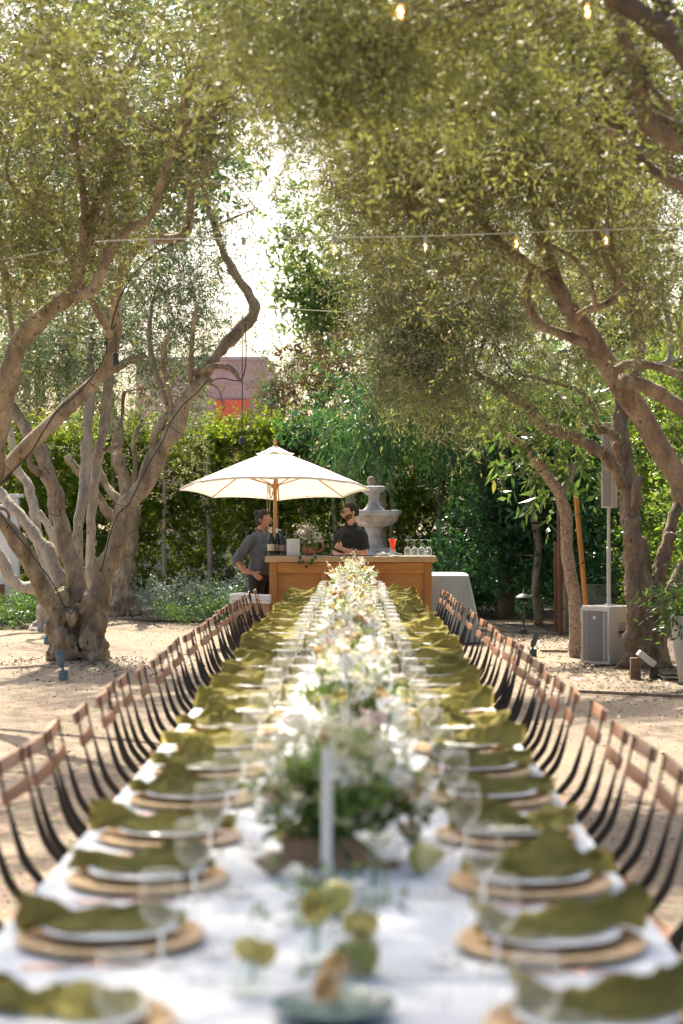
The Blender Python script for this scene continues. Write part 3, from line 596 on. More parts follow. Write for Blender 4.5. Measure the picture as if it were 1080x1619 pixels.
# --- hedges
def hedge(label, path, height, thick, mat, n_clumps, stems, L=.06, W=.032, bottom=.25, thin=1.0):
    root = empty('hedge', (path[0][0], path[0][1], 0)); tag(root, label, 'hedge', kind=None)
    blobs = []; seg = [(Vector((*a, 0)), Vector((*b, 0))) for a, b in zip(path, path[1:])]; tot = sum((b-a).length for a, b in seg)
    pts = []
    for a, b in seg:
        k = int(n_clumps*(b-a).length/tot); d = (b-a).normalized(); nrm = Vector((-d.y, d.x, 0))
        for _ in range(k):
            h = bottom+(height-bottom)*rnd.random()
            if h < 1.6 and rnd.random() < .35*thin: continue
            p = a+(b-a)*rnd.random()+nrm*rnd.uniform(-.5, .5)*thick+Vector((0,0,h+.10*noise.noise(Vector((a.x+_*.0, h, 0)))))
            pts.append(p)
    pts += [seg_a+(seg_b-seg_a)*rnd.random()+Vector((0, rnd.uniform(-.3,.3)*thick, height+rnd.uniform(-.1,.16))) for seg_a, seg_b in seg for _ in range(int(n_clumps*.12*(seg_b-seg_a).length/tot))]
    C = [(tuple(p), (.05,.05,.05), 1) for p in pts]
    a = cloud(C, twigs=9, per_twig=9, clump_r=.13, twig_len=.2, L=L, W=W, droop=.05, jit=.4)
    o = link(bpy.data.objects.new('foliage', leaf_mesh('foliage', *a, mat))); o.data.transform(Matrix.Translation(-root.location)); adopt(o, root); o['kind'] = 'stuff'
    for x, y in stems:
        m = MB(); V, rr = smooth_path([(x, y, 0), (x+rnd.uniform(-.05,.05), y, height*.35), (x+rnd.uniform(-.08,.08), y, height*.7), (x, y, height*.95)], [.05,.045,.04,.02], 3)
        m.tube(rel(root, V), rr, 7, wob=.2); m.build('stem', bark_pale, root, sharp=None)
    return root
hedge('tall clipped green screen hedge running behind the bar and umbrella', [(-9.5, 32.5), (4.6, 32.5)], 3.05, 1.3, hedge_leaf, 3900, [(-9+i*.95+rnd.uniform(-.15,.15), 31.95) for i in range(15)], L=.075, W=.042)
hedge('bright green clipped hedge wall along the right edge', [(4.3, 34.5), (4.55, 26), (5.2, 17.5)], 3.9, .8, hedge_leaf2, 2400, [(4.6, 30), (4.75, 26.5), (4.9, 23), (5.1,20)], L=.07, W=.035, thin=.2)

def bush_tree(label, base, limbs, blobs, lm, bm, z0, cat='tree', L=.09, W=.035, twigs=12, per_twig=9, droop=.1, clump_r=.22, twig_len=.3, cull=None, spread=1., group=None, seg=10):
    r = empty('tree' if cat != 'shrub' else 'shrub', base); tag(r, label, cat, group)
    for i, l in enumerate(limbs): limb(r, l, z0, z0+rnd.uniform(-.3,.3) if i else z0, mat=bm, name='trunk' if i == 0 else 'limb', seg=seg, sub=4)
    crown('crown', blobs, lm, r, twigs=twigs, per_twig=per_twig, L=L, W=W, droop=droop, clump_r=clump_r, twig_len=twig_len, cull=cull, spread=spread)
    if limbs: branchlets(r, blob_points(blobs, 18), mat=bm)
    return r
zt = 29.0
bush_tree('dark weeping tree with fine hanging foliage behind the fountain', P(790,960,zt), [[(800,975,13),(798,900,12),(790,830,12),(770,780,12),(760,720,10),(740,650,8)],[(796,840,11),(778,800,10),(768,760,9),(752,720,7)],[(798,860,9),(812,800,9),(815,740,8),(800,680,6)]],
          [blob(660,620,zt,95,75,46), blob(600,670,zt,55,34,12), blob(740,660,zt,80,50,26), blob(680,560,zt,90,60,26), blob(560,690,zt,45,40,9), blob(790,630,zt,70,70,24), blob(760,740,zt-.2,30,24,4)], weep_leaf, bark_dark, zt, L=.12, W=.013, twigs=18, per_twig=14, droop=1.3, twig_len=.5, spread=.4)
bush_tree('tree with brown forked stems just behind the umbrella peak', P(560,960,31), [[(560,975,9),(556,860,8),(552,780,8),(545,740,7),(530,710,5),(515,680,4)],[(553,770,6),(572,730,5),(588,690,5),(590,650,4)],[(600,975,9),(602,900,9),(603,800,9),(600,760,8),(598,700,6)]],
          [blob(560,640,31,60,50,16), blob(500,690,31,50,30,9), blob(480,660,31,30,40,5), blob(600,600,31,60,60,16)], green_leaf, bark, 31, L=.10, W=.045)
bush_tree('magnolia with rusty brown leaf undersides above the hedge right of the gap', P(505,900,34), [[(505,960,6),(505,820,6),(508,700,5),(510,640,4)]],
          [blob(508,590,34,36,50,12), blob(545,600,34,50,50,13), blob(490,650,34,45,30,8)], brown_leaf, bark, 34, L=.14, W=.055, twigs=8, per_twig=7)
bush_tree('second rusty leaved magnolia above the hedge on the left', P(110,900,34), [[(115,960,7),(112,800,6),(105,700,5),(100,640,4)]],
          [blob(100,640,34,55,35,9), blob(60,670,34,40,20,4), blob(180,640,34,40,40,6), blob(190,690,34,50,16,4)], brown_leaf, bark, 34, L=.14, W=.055, twigs=7, per_twig=7)
bush_tree('pale yellow-green rounded tree beyond the hedge beside the red wall', P(445,900,37), [[(450,920,7),(450,760,6),(448,650,5)]],
          [blob(450,600,37,40,40,22), blob(425,640,37,30,30,12), blob(480,570,37,30,30,10), blob(425,660,37,36,16,8)], pale_leaf, bark, 37, L=.09, W=.03)
bush_tree('tall bright green tree far behind, seen in the gap under the canopy', P(500,850,46), [[(505,900,9),(505,700,8),(500,560,7),(495,450,5)]],
          [blob(490,440,46,45,50,20), blob(520,520,46,60,60,22), blob(470,380,46,30,40,8), blob(560,470,46,60,80,22), blob(500,330,46,36,50,9)], fresh_leaf, bark_dark, 46, L=.2, W=.09, twigs=9, per_twig=8, clump_r=.35, twig_len=.5)
bush_tree('dense broadleaf tree filling the gap before the right hedge', P(850,985,28), [[(852,985,7),(848,930,6),(850,860,6),(842,780,5),(850,700,5),(880,620,4)]],
          [blob(850,760,28.4,80,80,42), blob(800,830,28.8,70,60,26), blob(900,690,28,70,90,36), blob(850,640,28.5,90,60,30), blob(920,820,28,50,80,24), blob(790,900,29,60,40,15), blob(860,900,28.6,60,50,22), blob(740,860,29.5,50,70,16)], green_leaf, bark, 28, L=.13, W=.05, twigs=11, per_twig=8, droop=.35, cull=lambda p: p[:,2] > .5)
# backdrop trees high behind the right canopy and over the left hedge
bush_tree('dark tree crown far behind the right canopy', P(930,900,40), [[(930,950,12),(930,700,11),(925,500,9),(920,300,6)]],
          [blob(900,450,40,140,120,90), blob(1010,540,40,90,70,40), blob(700,440,40,110,130,70), blob(780,250,40,200,120,110), blob(600,300,40,60,110,40), blob(980,230,40,140,130,80), blob(560,110,40,130,100,110), blob(380,60,40,110,90,80), blob(800,30,40,330,90,120)], fresh_leaf, bark_dark, 40, L=.2, W=.08, twigs=9, per_twig=8, clump_r=.4, twig_len=.5, cull=sky_gap)
bush_tree('dark tree crown far behind the left canopy', P(60,900,42), [[(60,950,10),(62,700,9),(60,500,7),(70,300,5)]],
          [blob(100,420,42,150,110,90), blob(250,230,42,140,130,150), blob(10,540,42,60,60,24), blob(60,150,42,160,150,90), blob(200,20,42,220,80,90)], green_leaf, bark_dark, 42, L=.2, W=.08, twigs=9, per_twig=8, clump_r=.4, twig_len=.5, cull=sky_gap)
# trunks and poles beyond the left hedge
for i, (px, r, lab) in enumerate([(112, 8, 'tall bare grey palm trunk beyond the hedge, right of the pair'), (44, 6, 'thinner bare palm trunk beyond the hedge, left of the pair')]):
    t = empty('palm_tree', (P(px, 0, 45).x, 45, 0)); tag(t, lab, 'palm tree', 'palm trunks beyond the hedge')
    limb(t, [(px,935,r*1.2),(px+1,800,r),(px-1,650,r),(px,500,r*.9),(px+2,300,r*.9)], 45, mat=bark_pale, name='trunk', sub=3)
    crown('crown', [blob(px,250,45,60,50,5)], green_leaf, t, L=.5, W=.05, twigs=10, per_twig=12, twig_len=1.6, clump_r=.2, droop=.5)

# young staked tree with large leaves
ZY = 21.9
TY = empty('young_tree', P(913,1040,ZY)); tag(TY, 'young staked tree with slender speckled trunk and large drooping leaves', 'tree')
limb(TY, [(914,1042,13),(911,1000,11),(905,930,10),(898,860,10),(891,805,10),(886,778,9),(870,755,8),(852,732,8),(836,711,7),(815,696,5),(790,680,4),(760,655,3),(717,618,2)], ZY, ZY-.3, mat=M('speckled_bark', (.30,.19,.125), .8, .4, 30, bump=.4, col2=(.45,.34,.26)), name='trunk', wob=.15)
for l in [[(886,783,7),(896,765,6),(903,745,6),(896,722,5),(886,705,4),(884,685,4),(888,650,3),(880,600,2)], [(903,745,5),(917,730,4),(932,716,3),(950,705,2)], [(836,711,4),(838,695,4),(850,700,3),(856,712,3)],
          [(836,708,4),(824,680,4),(810,655,3),(795,625,2)], [(852,700,3),(853,680,3),(860,650,2)], [(884,690,4),(880,640,3),(876,590,3),(878,560,2)]]:
    limb(TY, l, ZY, ZY+.2, mat=bark_pale, seg=8)
ty_blobs = [blob(830,700,ZY-.1,55,35,10), blob(880,650,ZY,60,50,14), blob(800,640,ZY-.2,50,35,8), blob(900,710,ZY,45,40,9), blob(850,760,ZY+.3,40,40,6), blob(750,640,ZY-.2,40,24,4), blob(920,650,ZY,30,50,5), blob(860,580,ZY,60,30,6)]
crown('crown', ty_blobs, fresh_leaf, TY, twigs=4, per_twig=6, L=.16, W=.052, droop=.9, twig_len=.25, clump_r=.13, kind='stuff')
branchlets(TY, blob_points(ty_blobs, 30), mat=bark_pale, r0=.005)
# the large leaves one can pick out, hung one by one
lf = MB(); n = 6
for i in range(n+1):
    t = i/n; w_ = math.sin(math.pi*min(1, t**.75))*.026+.0004
    lf.v += [(-w_, -.02*math.sin(t*3), -.17*t), (0, .008-.02*math.sin(t*3), -.17*t), (w_, -.02*math.sin(t*3), -.17*t)]
for i in range(n):
    for k in (0, 1): lf.f.append((i*3+k, i*3+k+1, (i+1)*3+k+1, (i+1)*3+k)); lf.m.append(0)
lmy = lf.mesh('leaf', leafmat('large_leaf_yellow', [(.20,.24,.05), (.28,.27,.07), (.14,.2,.05)], transl=.45, tcol=(.5,.5,.08), rough=.35))
lmg = lf.mesh('leaf', leafmat('large_leaf_green', [(.05,.13,.045), (.08,.17,.05)], transl=.42, tcol=(.2,.36,.06), rough=.3))
spots = [(702,655),(698,652),(763,640),(770,632),(798,690),(795,640),(757,685),(842,690),(900,645),(912,675),(916,660),(906,655),(770,700),(790,655),(860,640)]
for i in range(110):
    if i < 2*len(spots): px, py = spots[i % len(spots)]; px += rnd.uniform(-8,8); py += rnd.uniform(-6,6)
    else: b_ = rnd.choice(ty_blobs); px = VX+b_[0][0]*FPX/ZY+rnd.gauss(0,30); py = VY-(b_[0][2]-CAMZ)*FPX/ZY+rnd.gauss(0,24)
    o = link(bpy.data.objects.new('leaf', lmy if (i < 2*len(spots) or rnd.random() < .25) else lmg)); adopt(o, TY)
    o.location = P(px, py-14, ZY+rnd.uniform(-.45,.3))-TY.location; o.rotation_euler = (rnd.gauss(0,.35), rnd.gauss(0,.4), rnd.random()*6.28); s = rnd.uniform(.7,1.15); o.scale = (s,s,s)

# stakes
def stake(pts, z, r, mat, label, tie=None):
    t = empty('tree_stake', P(pts[1][0], pts[1][1], z)); t.location.z = 0; tag(t, label, 'tree stake', 'wooden tree stakes')
    a, b = P(*pts[0], z), P(*pts[1], z); m = MB(); m.tube(rel(t, [a, a+(b-a)*.5, b]), r, 12); m.tube(rel(t, [a, a+(a-b).normalized()*.03]), [r, r*.7], 12)
    m.build('pole', mat, t)
    if tie:
        for fr, tx in tie:
            p = a+(b-a)*fr; q = P(tx, VY-(p.z-CAMZ)*FPX/z, z-.3)
            mm = MB(); mm.tube(rel(t, [p+Vector((r,-r,0)), p+Vector((0,-r*1.6,0)), (p+q)/2+Vector((0,0,-.015)), q]), .007, 6); mm.build('rubber_tie', M('black_rubber', (.02,.02,.02), .6), t)
st_or = M('orange_stake_wood', (.48,.20,.05), .7, .25, 6, bump=.4, stretch=(1,1,.15), bscale=40)
st_br = M('brown_stake_wood', (.17,.08,.045), .8, .3, 6, bump=.4, stretch=(1,1,.15))
stake([(911,786),(929,985)], 23.0, .030, st_or, 'orange round stake leaning beside the young tree trunk', tie=[(.14,900),(.52,907)])
stake([(884,700),(886,1004)], 26.0, .035, st_br, 'dark brown stake behind the young tree, taller of the two rough ones')
stake([(879,860),(880,1000)], 26.3, .030, st_br, 'short rough brown stake standing left of the tall one')
stake([(893,880),(895,1002)], 26.5, .024, M('tan_stake', (.35,.25,.15), .8, .2, 8), 'thin pale tan stake right of the rough brown pair')

# shrubs
def shrub(label, px, py, z, w, h, mat, L=.05, W=.02, n=30, up=.5, group=None, twig_len=.25):
    r = empty('shrub', (P(px,0,z).x, z, 0)); tag(r, label, 'shrub', group)
    ww = w*z/FPX; hh = h*z/FPX
    bl = [((r.location.x+ww*(i/4-.5), z+rnd.uniform(-.2,.2), .05+hh*.45*rnd.uniform(.8,1.1)), (ww*.16, .3, hh*.4), n//5) for i in range(5)]
    crown('foliage', bl, mat, r, twigs=14, per_twig=10, L=L, W=W, droop=-up*.3, up=up, clump_r=.10, twig_len=twig_len, kind='stuff'); return r
shrub('silvery grey-green mound of shrub in the bed left of the bar', 308, 0, 29.6, 130, 58, silver_leaf, n=50)
shrub('smaller silvery shrub showing between hedge and woman', 392, 0, 30.4, 60, 52, silver_leaf, n=22)
shrub('trailing dark green groundcover below the silver shrub', 325, 0, 28.9, 100, 26, low_leaf, n=26)
shrub('low green flowering bush at the far left edge', 10, 0, 27.5, 80, 40, low_leaf, n=30)
shrub('low green bush against the gnarled trunk at left', 62, 0, 27.0, 60, 42, low_leaf, n=24)
shrub('low dark shrub behind the path lights', 800, 0, 30.5, 150, 80, green_leaf, L=.07, n=60)
shrub('dark shrub in shade behind the white cloth table', 725, 0, 31, 100, 75, green_leaf, L=.07, n=34)
shrub('dark shrub between stakes and big pot', 870, 0, 29.5, 70, 60, green_leaf, L=.08, n=24)
# ------------------------------------------------------------------ long table
TX, TW, TH = -.05, 1.29, .75       # centre line, width, height
white_top = M('whitewashed_linen', (.56,.59,.62), .75, .06, 3, bump=.25, bscale=120, spec=.25)
leg_wood = M('table_leg_wood', (.42,.36,.30), .7, .2, 6, stretch=(1,1,.2))
y0 = .86; tl = 2.44; nt_ = 8
proto = None
pos_t = ['nearest', 'second nearest', 'third nearest', 'fourth from the camera', 'fifth from the camera', 'sixth from the camera', 'second farthest', 'farthest']
for i in range(nt_):
    t = empty('dining_table', (TX, y0+tl*(i+.5)+.012*i, 0)); tag(t, 'white dining table in the long joined row, '+pos_t[i]+' one', 'table', 'white tables joined end to end')
    if proto is None:
        m = MB(); m.bbox((0,0,TH-.014), (TW, tl, .028), .005); ptop = m.mesh('tabletop', white_top, True); ptop.set_sharp_from_angle(angle=R(30))
        m = MB(); m.bbox((0,0,.0), (.05,.05,TH-.03), .006); pleg = m.mesh('leg', leg_wood)
        m = MB()
        for sx in (-1,1): m.bbox((sx*(TW/2-.12),0,TH-.07), (.022,tl-.2,.08), .003)
        for sy in (-1,1): m.bbox((0,sy*(tl/2-.12),TH-.07), (TW-.28,.022,.08), .003)
        papr = m.mesh('apron', leg_wood); proto = 1
    adopt(link(bpy.data.objects.new('tabletop', ptop)), t); adopt(link(bpy.data.objects.new('apron', papr)), t)
    for sx in (-1,1):
        for sy in (-1,1):
            o = link(bpy.data.objects.new('leg', pleg)); adopt(o, t); o.location = (sx*(TW/2-.12), sy*(tl/2-.12), (TH-.03)/2)

# ------------------------------------------------------------------ chairs
slat_wood = M('chair_slat_wood', (.36,.15,.08), .32, .3, 5, bump=.3, bscale=30, stretch=(.6,.12,1), rand=.25, col2=(.52,.28,.17), spec=.8)
black_metal = M('black_metal', (.012,.011,.011), .42, .1, 6)
chair = empty('folding_chair')
def put(m, name, mat, par, sharp=40): return m.build(name, mat, par, sharp=sharp)
def bar_path(m, pts, w, th, y, mi=0):
    """flat strap swept in the XZ plane: w = front-back width, th = thickness along y"""
    pts = [Vector((p[0], y, p[1])) for p in pts]; ws = w if isinstance(w, list) else [w]*len(pts)
    p2, w2 = smooth_path(pts, ws, 4); vs = []; n = len(p2)
    for i, p in enumerate(p2):
        t = (p2[min(i+1, n-1)]-p2[max(i-1, 0)]).normalized(); s = Vector((t.z, 0, -t.x))*w2[i]/2; q = Vector((0, th/2, 0))
        vs += [p-s-q, p+s-q, p+s+q, p-s+q]
    fs = [(i*4+k, i*4+(k+1) % 4, (i+1)*4+(k+1) % 4, (i+1)*4+k) for i in range(n-1) for k in range(4)]+[(3,2,1,0), tuple((n-1)*4+k for k in range(4))]
    m.add(vs, fs, mi)
for x, z in ((-.318,.808),(-.293,.722)):
    m = MB(); rot = Matrix.Rotation(R(-13), 3, 'Y'); m.bbox((x, 0, z), (.015,.365,.045), .003, rot); put(m, 'back_slat', slat_wood, chair, 30)
for sy in (-1,1):
    m = MB(); bar_path(m, [(-.312,.835),(-.298,.76),(-.277,.68),(-.255,.60),(-.228,.53),(-.185,.475),(-.12,.40),(.05,.20),(.21,.012)], [.008,.008,.009,.020,.026,.026,.024,.022,.020], .007, sy*.166)
    put(m, 'back_upright', black_metal, chair)
    m = MB(); bar_path(m, [(.19,.445),(.10,.34),(-.08,.17),(-.25,.012)], .022, .007, sy*.155); put(m, 'leg', black_metal, chair)
    m = MB(); m.bbox((.0,sy*.166,.436), (.40,.008,.022), .002); put(m, 'seat_rail', black_metal, chair)
for k in range(7):
    m = MB(); m.bbox((-.175+k*.060,0,.456), (.050,.37,.014), .003); put(m, 'seat_slat', slat_wood, chair, 30)
m = MB(); m.tube([(.19,-.18,.06),(.19,.18,.06)], .007, 6); m.tube([(-.22,-.15,.04),(-.22,.15,.04)], .007, 6); m.tube([(-.02,-.18,.28),(-.02,.18,.28)], .006, 6)
put(m, 'cross_bar', black_metal, chair)
yL = [4.7,5.2,5.87,6.3,6.77,7.35,8.0,8.37,8.96,9.43,10.1,10.5,11.1,11.55,12.1,12.6,13.15,13.6,14.15,14.65,15.2,15.7,16.15,16.65,17.15,17.6,18.1,18.6,19.1,19.6,20.15]
yR = [4.6,5.1,5.64,6.19,6.69,7.4,8.18,8.74,9.15,9.77,10.3,10.72,11.15,11.6,12.2,12.75,13.4,13.9,14.9,15.4,15.9,16.35,16.9,17.4,17.9,18.4,18.9,19.4,19.95]
first = True
for side, ys_ in ((-1, yL), (1, yR)):
    for i, y in enumerate(ys_):
        c = chair if first else copy_tree(chair); first = False
        x = (-.765 if side < 0 else .625)+rnd.uniform(-.02,.02)
        if side > 0 and 6 < i < 12: x -= .01
        c.location = (x, y, gz(x, y)+.008); c.rotation_euler = (0, 0, (0 if side < 0 else math.pi)+R(rnd.uniform(-3.5,3.5)))
        tag(c, 'slatted wood and black metal folding chair, %s from the camera in the %s row' % (ord_word(i+1), 'left' if side < 0 else 'right'), 'chair', 'folding chairs along both sides of the table')

# ------------------------------------------------------------------ place settings
rattan = M('woven_rattan', (.64,.41,.20), .8, .3, 40, bump=.8, bscale=70, col2=(.78,.56,.32))
china = M('white_china', (.72,.76,.80), .15, .02, 3, spec=.6)
linen = M('olive_linen', (.31,.27,.065), .9, .18, 5, bump=.5, bscale=160, rand=.15, col2=(.43,.375,.11), transl=.38)
glass = glassmat('clear_glass')
copper = M('copper_cutlery', (.36,.16,.09), .3, .1, 5, metallic=.8)
m = MB()
for k in range(9): # coiled rattan rings
    r = .025+k*.018; zc = .006+(.004 if k > 6 else 0)+(.004 if k == 8 else 0); seg = 40
    ring = [(r*math.cos(a*2*math.pi/seg), r*math.sin(a*2*math.pi/seg)) for a in range(seg)]
    vs = []; 
    for a, (x, y) in enumerate(ring):
        for q in range(6):
            an = q*math.pi/3; rr = (.0105 if k == 8 else .0095)*(1+.15*(a % 2)); d = Vector((x, y, 0)).normalized(); vs.append(Vector((x, y, zc))+d*rr*math.cos(an)+Vector((0,0,rr*.65*math.sin(an))))
    m.add(vs, [(a*6+q, a*6+(q+1)%6, ((a+1)%seg)*6+(q+1)%6, ((a+1)%seg)*6+q) for a in range(seg) for q in range(6)])
charger_me = m.mesh('charger', rattan)
m = MB(); m.lathe([(.0001,.006),(.06,.004),(.085,.006),(.13,.020),(.132,.022),(.130,.024),(.088,.011),(.05,.009),(.0001,.009)], 40); plate_me = m.mesh('dinner_plate', china)
def napkin_mesh(seed, ln=.35, wd=.13):
    r = random.Random(seed); nx, ny = 34, 16; vs = []; ph = [r.random()*6.28 for _ in range(6)]
    for i in range(nx):
        u = i/(nx-1); x = (u-.5)*ln*(1+.03*math.sin(ph[0])); bend = .025*math.sin(u*3+ph[1]); wl = wd*(.75+.35*math.sin(u*math.pi*1.0+.3)+.18*math.sin(u*7+ph[2]))
        drop = 0
        for j in range(ny):
            v = j/(ny-1)-.5; env = .6+.4*math.sin(u*5+ph[3])
            z = .036+.030*env*math.sin(v*13+ph[4]+u*3.5+1.3*math.sin(u*6+ph[5]))+.022*math.sin(u*9+ph[0]+v*4)*(1-abs(v))+.02*noise.noise(Vector((u*5, v*3, seed*3.1)))
            z += .014*math.sin(v*31+u*5+ph[2])*env+.022*(.5-abs(noise.noise(Vector((u*6+seed, v*5.5, 1.7)))))-.006*abs(noise.noise(Vector((u*17, v*13, seed))))*2
            y = v*wl+bend+.012*math.sin(u*14+v*9+ph[1])
            z = max(z, .008+.003*math.sin(u*20+v*15))
            if abs(v) > .42: z *= .45
            vs.append((x+.012*math.sin(v*11+ph[3]), y, z))
    fs = [(i*ny+j, (i+1)*ny+j, (i+1)*ny+j+1, i*ny+j+1) for i in range(nx-1) for j in range(ny-1)]
    mm = MB(); mm.add(vs, fs); me = mm.mesh('napkin', linen); return me
naps = [napkin_mesh(s) for s in range(9)]
rim = bpy.data.materials.new('glass_glint'); rim.use_nodes = True; _n = rim.node_tree; _b = _n.nodes['Principled BSDF']; _b.inputs['Base Color'].default_value = (.9,.93,.92,1); _b.inputs['Roughness'].default_value = .08; _b.inputs['Specular IOR Level'].default_value = 1  # whitish see-through colour paints bright glints on rims, feet and stems
_t = _n.nodes.new('ShaderNodeBsdfTransparent'); _q = _n.nodes.new('ShaderNodeBsdfTranslucent'); _m1 = _n.nodes.new('ShaderNodeMixShader'); _m2 = _n.nodes.new('ShaderNodeMixShader'); _m1.inputs[0].default_value = .5; _m2.inputs[0].default_value = .45
_n.links.new(_b.outputs[0], _m1.inputs[1]); _n.links.new(_q.outputs[0], _m1.inputs[2]); _n.links.new(_m1.outputs[0], _m2.inputs[1]); _n.links.new(_t.outputs[0], _m2.inputs[2]); _n.links.new(_m2.outputs[0], _n.nodes['Material Output'].inputs[0])
def ring(m, r, z, t=.0014):
    m.lathe([(r-t,z),(r,z+t),(r+t,z),(r,z-t),(r-t,z)], 24, mi=1)
m = MB(); ring(m, .034, .165); ring(m, .034, .004, .0012); m.lathe([(.0045,.012),(.0042,.064)], 8, mi=1); m.lathe([(.0001,.003),(.032,.002),(.034,.004),(.02,.006),(.006,.010),(.004,.02),(.0038,.06),(.006,.068),(.02,.075),(.033,.09),(.039,.11),(.038,.14),(.034,.165)], 24); wine_me = m.mesh('wine_glass', [glass, rim])
m = MB(); ring(m, .038, .128); ring(m, .032, .004, .0012); m.lathe([(.009,.012),(.009,.022)], 8, mi=1); m.lathe([(.0001,.003),(.030,.002),(.032,.005),(.01,.010),(.008,.02),(.014,.03),(.032,.045),(.038,.07),(.037,.10),(.038,.128)], 24); gob_me = m.mesh('water_goblet', [glass, rim])
m = MB(); m.tube([(0,-.10,.004),(0,-.03,.006),(0,.02,.006)], [(.003,.006),(.002,.004),(.002,.004)], 8, ref=(0,0,1)); m.tube([(0,.02,.006),(0,.05,.004),(0,.10,.005),(0,.115,.005)], [(.0015,.004),(.0012,.009),(.0012,.010),(.001,.003)], 8, ref=(0,0,1)); knife_me = m.mesh('dinner_knife', copper)
m = MB(); m.tube([(0,-.10,.004),(0,-.03,.006),(0,.03,.006),(0,.045,.005)], [(.003,.006),(.002,.004),(.0015,.004),(.0015,.011)], 8, ref=(0,0,1))
for k in (-1,0,1): m.tube([(k*.007,.045,.005),(k*.0075,.085,.009)], .0016, 5)
fork_me = m.mesh('dinner_fork', copper)
m = MB(); m.bbox((0,0,.0014), (.10,.065,.0026), .001); card_me = m.mesh('menu_card', M('white_card', (.8,.8,.78), .7, .02, 3))
tz = TH+.001
for side in (-1, 1):
    for i in range(30):
        y = 2.98+.60*i+rnd.uniform(-.035,.035); x = (-.455 if side < 0 else .375)+rnd.uniform(-.012,.012); sd_ = 'left' if side < 0 else 'right'
        n_ = ord_word(i+1); dz = gz(0,0)*0+tz
        def ob(nm, me, lx, ly, rz, lab, cat, grp, z=0):
            o = link(bpy.data.objects.new(nm, me)); o.location = (x+lx, y+ly, dz+z); o.rotation_euler = (0,0,rz); tag(o, lab, cat, grp); return o
        pl = '%s place from the camera on the %s side' % (n_, sd_)
        ob('charger', charger_me, 0, 0, rnd.random()*6, 'round woven rattan charger at the '+pl, 'charger', 'rattan chargers')
        ob('dinner_plate', plate_me, 0, 0, 0, 'white rimmed plate at the '+pl, 'plate', 'white plates', .0125)
        nk = ob('napkin', naps[rnd.randrange(9)], -.015*side*-1 if False else side*.02, rnd.uniform(.01,.05), (0 if side < 0 else math.pi)+R(rnd.uniform(-10,10)), 'crumpled olive linen napkin at the '+pl, 'napkin', 'olive linen napkins', .020)
        nk.scale = (rnd.uniform(.78,.95), rnd.uniform(.42,.7), rnd.uniform(.7,1.05))
        nk.scale.x *= 1+.42*min(1, i/14); nk.scale.y *= 1+.5*min(1, i/14)
        gy = .17 if side < 0 else -.17
        ob('wine_glass', wine_me, -side*.115, -.19+rnd.uniform(-.02,.02), 0, 'stemmed wine glass at the '+pl, 'wine glass', 'stemmed wine glasses')
        ob('water_goblet', gob_me, -side*.205, -.12+rnd.uniform(-.02,.02), 0, 'short clear goblet at the '+pl, 'goblet', 'short water goblets')
        if i < 16:
            ob('dinner_knife', knife_me, side*.02, -.215, R(90)+R(rnd.uniform(-4,4)), 'copper knife at the '+pl, 'knife', 'copper knives')
            ob('dinner_fork', fork_me, side*.02, .215, R(90)+R(rnd.uniform(-4,4)), 'copper fork at the '+pl, 'fork', 'copper forks')

# ------------------------------------------------------------------ flowers down the middle
petal = leafmat('white_petal', [(.82,.82,.78), (.86,.85,.80)], transl=.35, tcol=(.85,.83,.7), rough=.6, vary=False)
yolk = M('flower_centre', (.42,.28,.03), .8, .2, 60, bump=.5)
tanp = leafmat('tan_petal', [(.55,.38,.20), (.66,.48,.28), (.60,.46,.22)], transl=.35, tcol=(.7,.5,.25), rough=.6, vary=False)
yelp = leafmat('butter_petal', [(.62,.55,.20), (.70,.62,.28)], transl=.35, tcol=(.7,.6,.2), rough=.6, vary=False)
pinkp = leafmat('blush_petal', [(.62,.40,.36), (.7,.5,.45)], transl=.35, rough=.6, vary=False)
stemg = M('stem_green', (.10,.16,.04), .6, .2, 10)
fern = leafmat('bouquet_leaf', [(.05,.12,.03), (.09,.17,.035), (.16,.23,.06), (.12,.15,.05)], transl=.42, tcol=(.26,.38,.06))
airy = leafmat('airy_filler', [(.62,.58,.40), (.76,.73,.62), (.42,.42,.22), (.74,.66,.52)], transl=.4)
woodbox = M('cedar_box', (.34,.20,.12), .8, .25, 6, bump=.5, stretch=(.2,1,1), rand=.15)
def daisy(r, np_, mat, wid=.5):
    m = MB()
    for k in range(np_):
        a = 2*math.pi*k/np_; d = Vector((math.cos(a), math.sin(a), 0)); s = Vector((-d.y, d.x, 0))
        p = [d*.12*r, d*.55*r+s*wid*r*.42+Vector((0,0,.10*r)), d*.97*r+s*wid*r*.3+Vector((0,0,.05*r)), d*r+Vector((0,0,.0)), d*.97*r-s*wid*r*.3+Vector((0,0,.05*r)), d*.55*r-s*wid*r*.42+Vector((0,0,.10*r))]
        z = .05*r*(k % 2); m.add([q+Vector((0,0,z)) for q in p], [(0,1,2,3),(0,3,4,5)], 0)
    m.ball((0,0,.06*r), r*.2, 8, 5, mi=1, sc=(1,1,.6)); me = m.mesh('flower', [mat, yolk]); return me
def rose(r, mat):
    m = MB()
    for L_ in range(4):
        n = 5; rr = r*(1-.22*L_)
        for k in range(n):
            a = 2*math.pi*(k/n)+L_*.7; vs = []
            for i in range(4):
                for j in range(4):
                    u = (j/3-.5)*1.5; t = i/3; ra = rr*(.35+.65*math.sin(t*1.75+.15))*(1.0 if t < .9 else .92); z = r*(-.55+1.25*t)*(1 if L_ < 3 else 1.05)
                    vs.append((ra*math.cos(a+u*.75), ra*math.sin(a+u*.75), z-.1*r*abs(u)))
            m.add(vs, [(i*4+j, i*4+j+1, (i+1)*4+j+1, (i+1)*4+j) for i in range(3) for j in range(3)], 0)
    return m.mesh('flower', [mat])
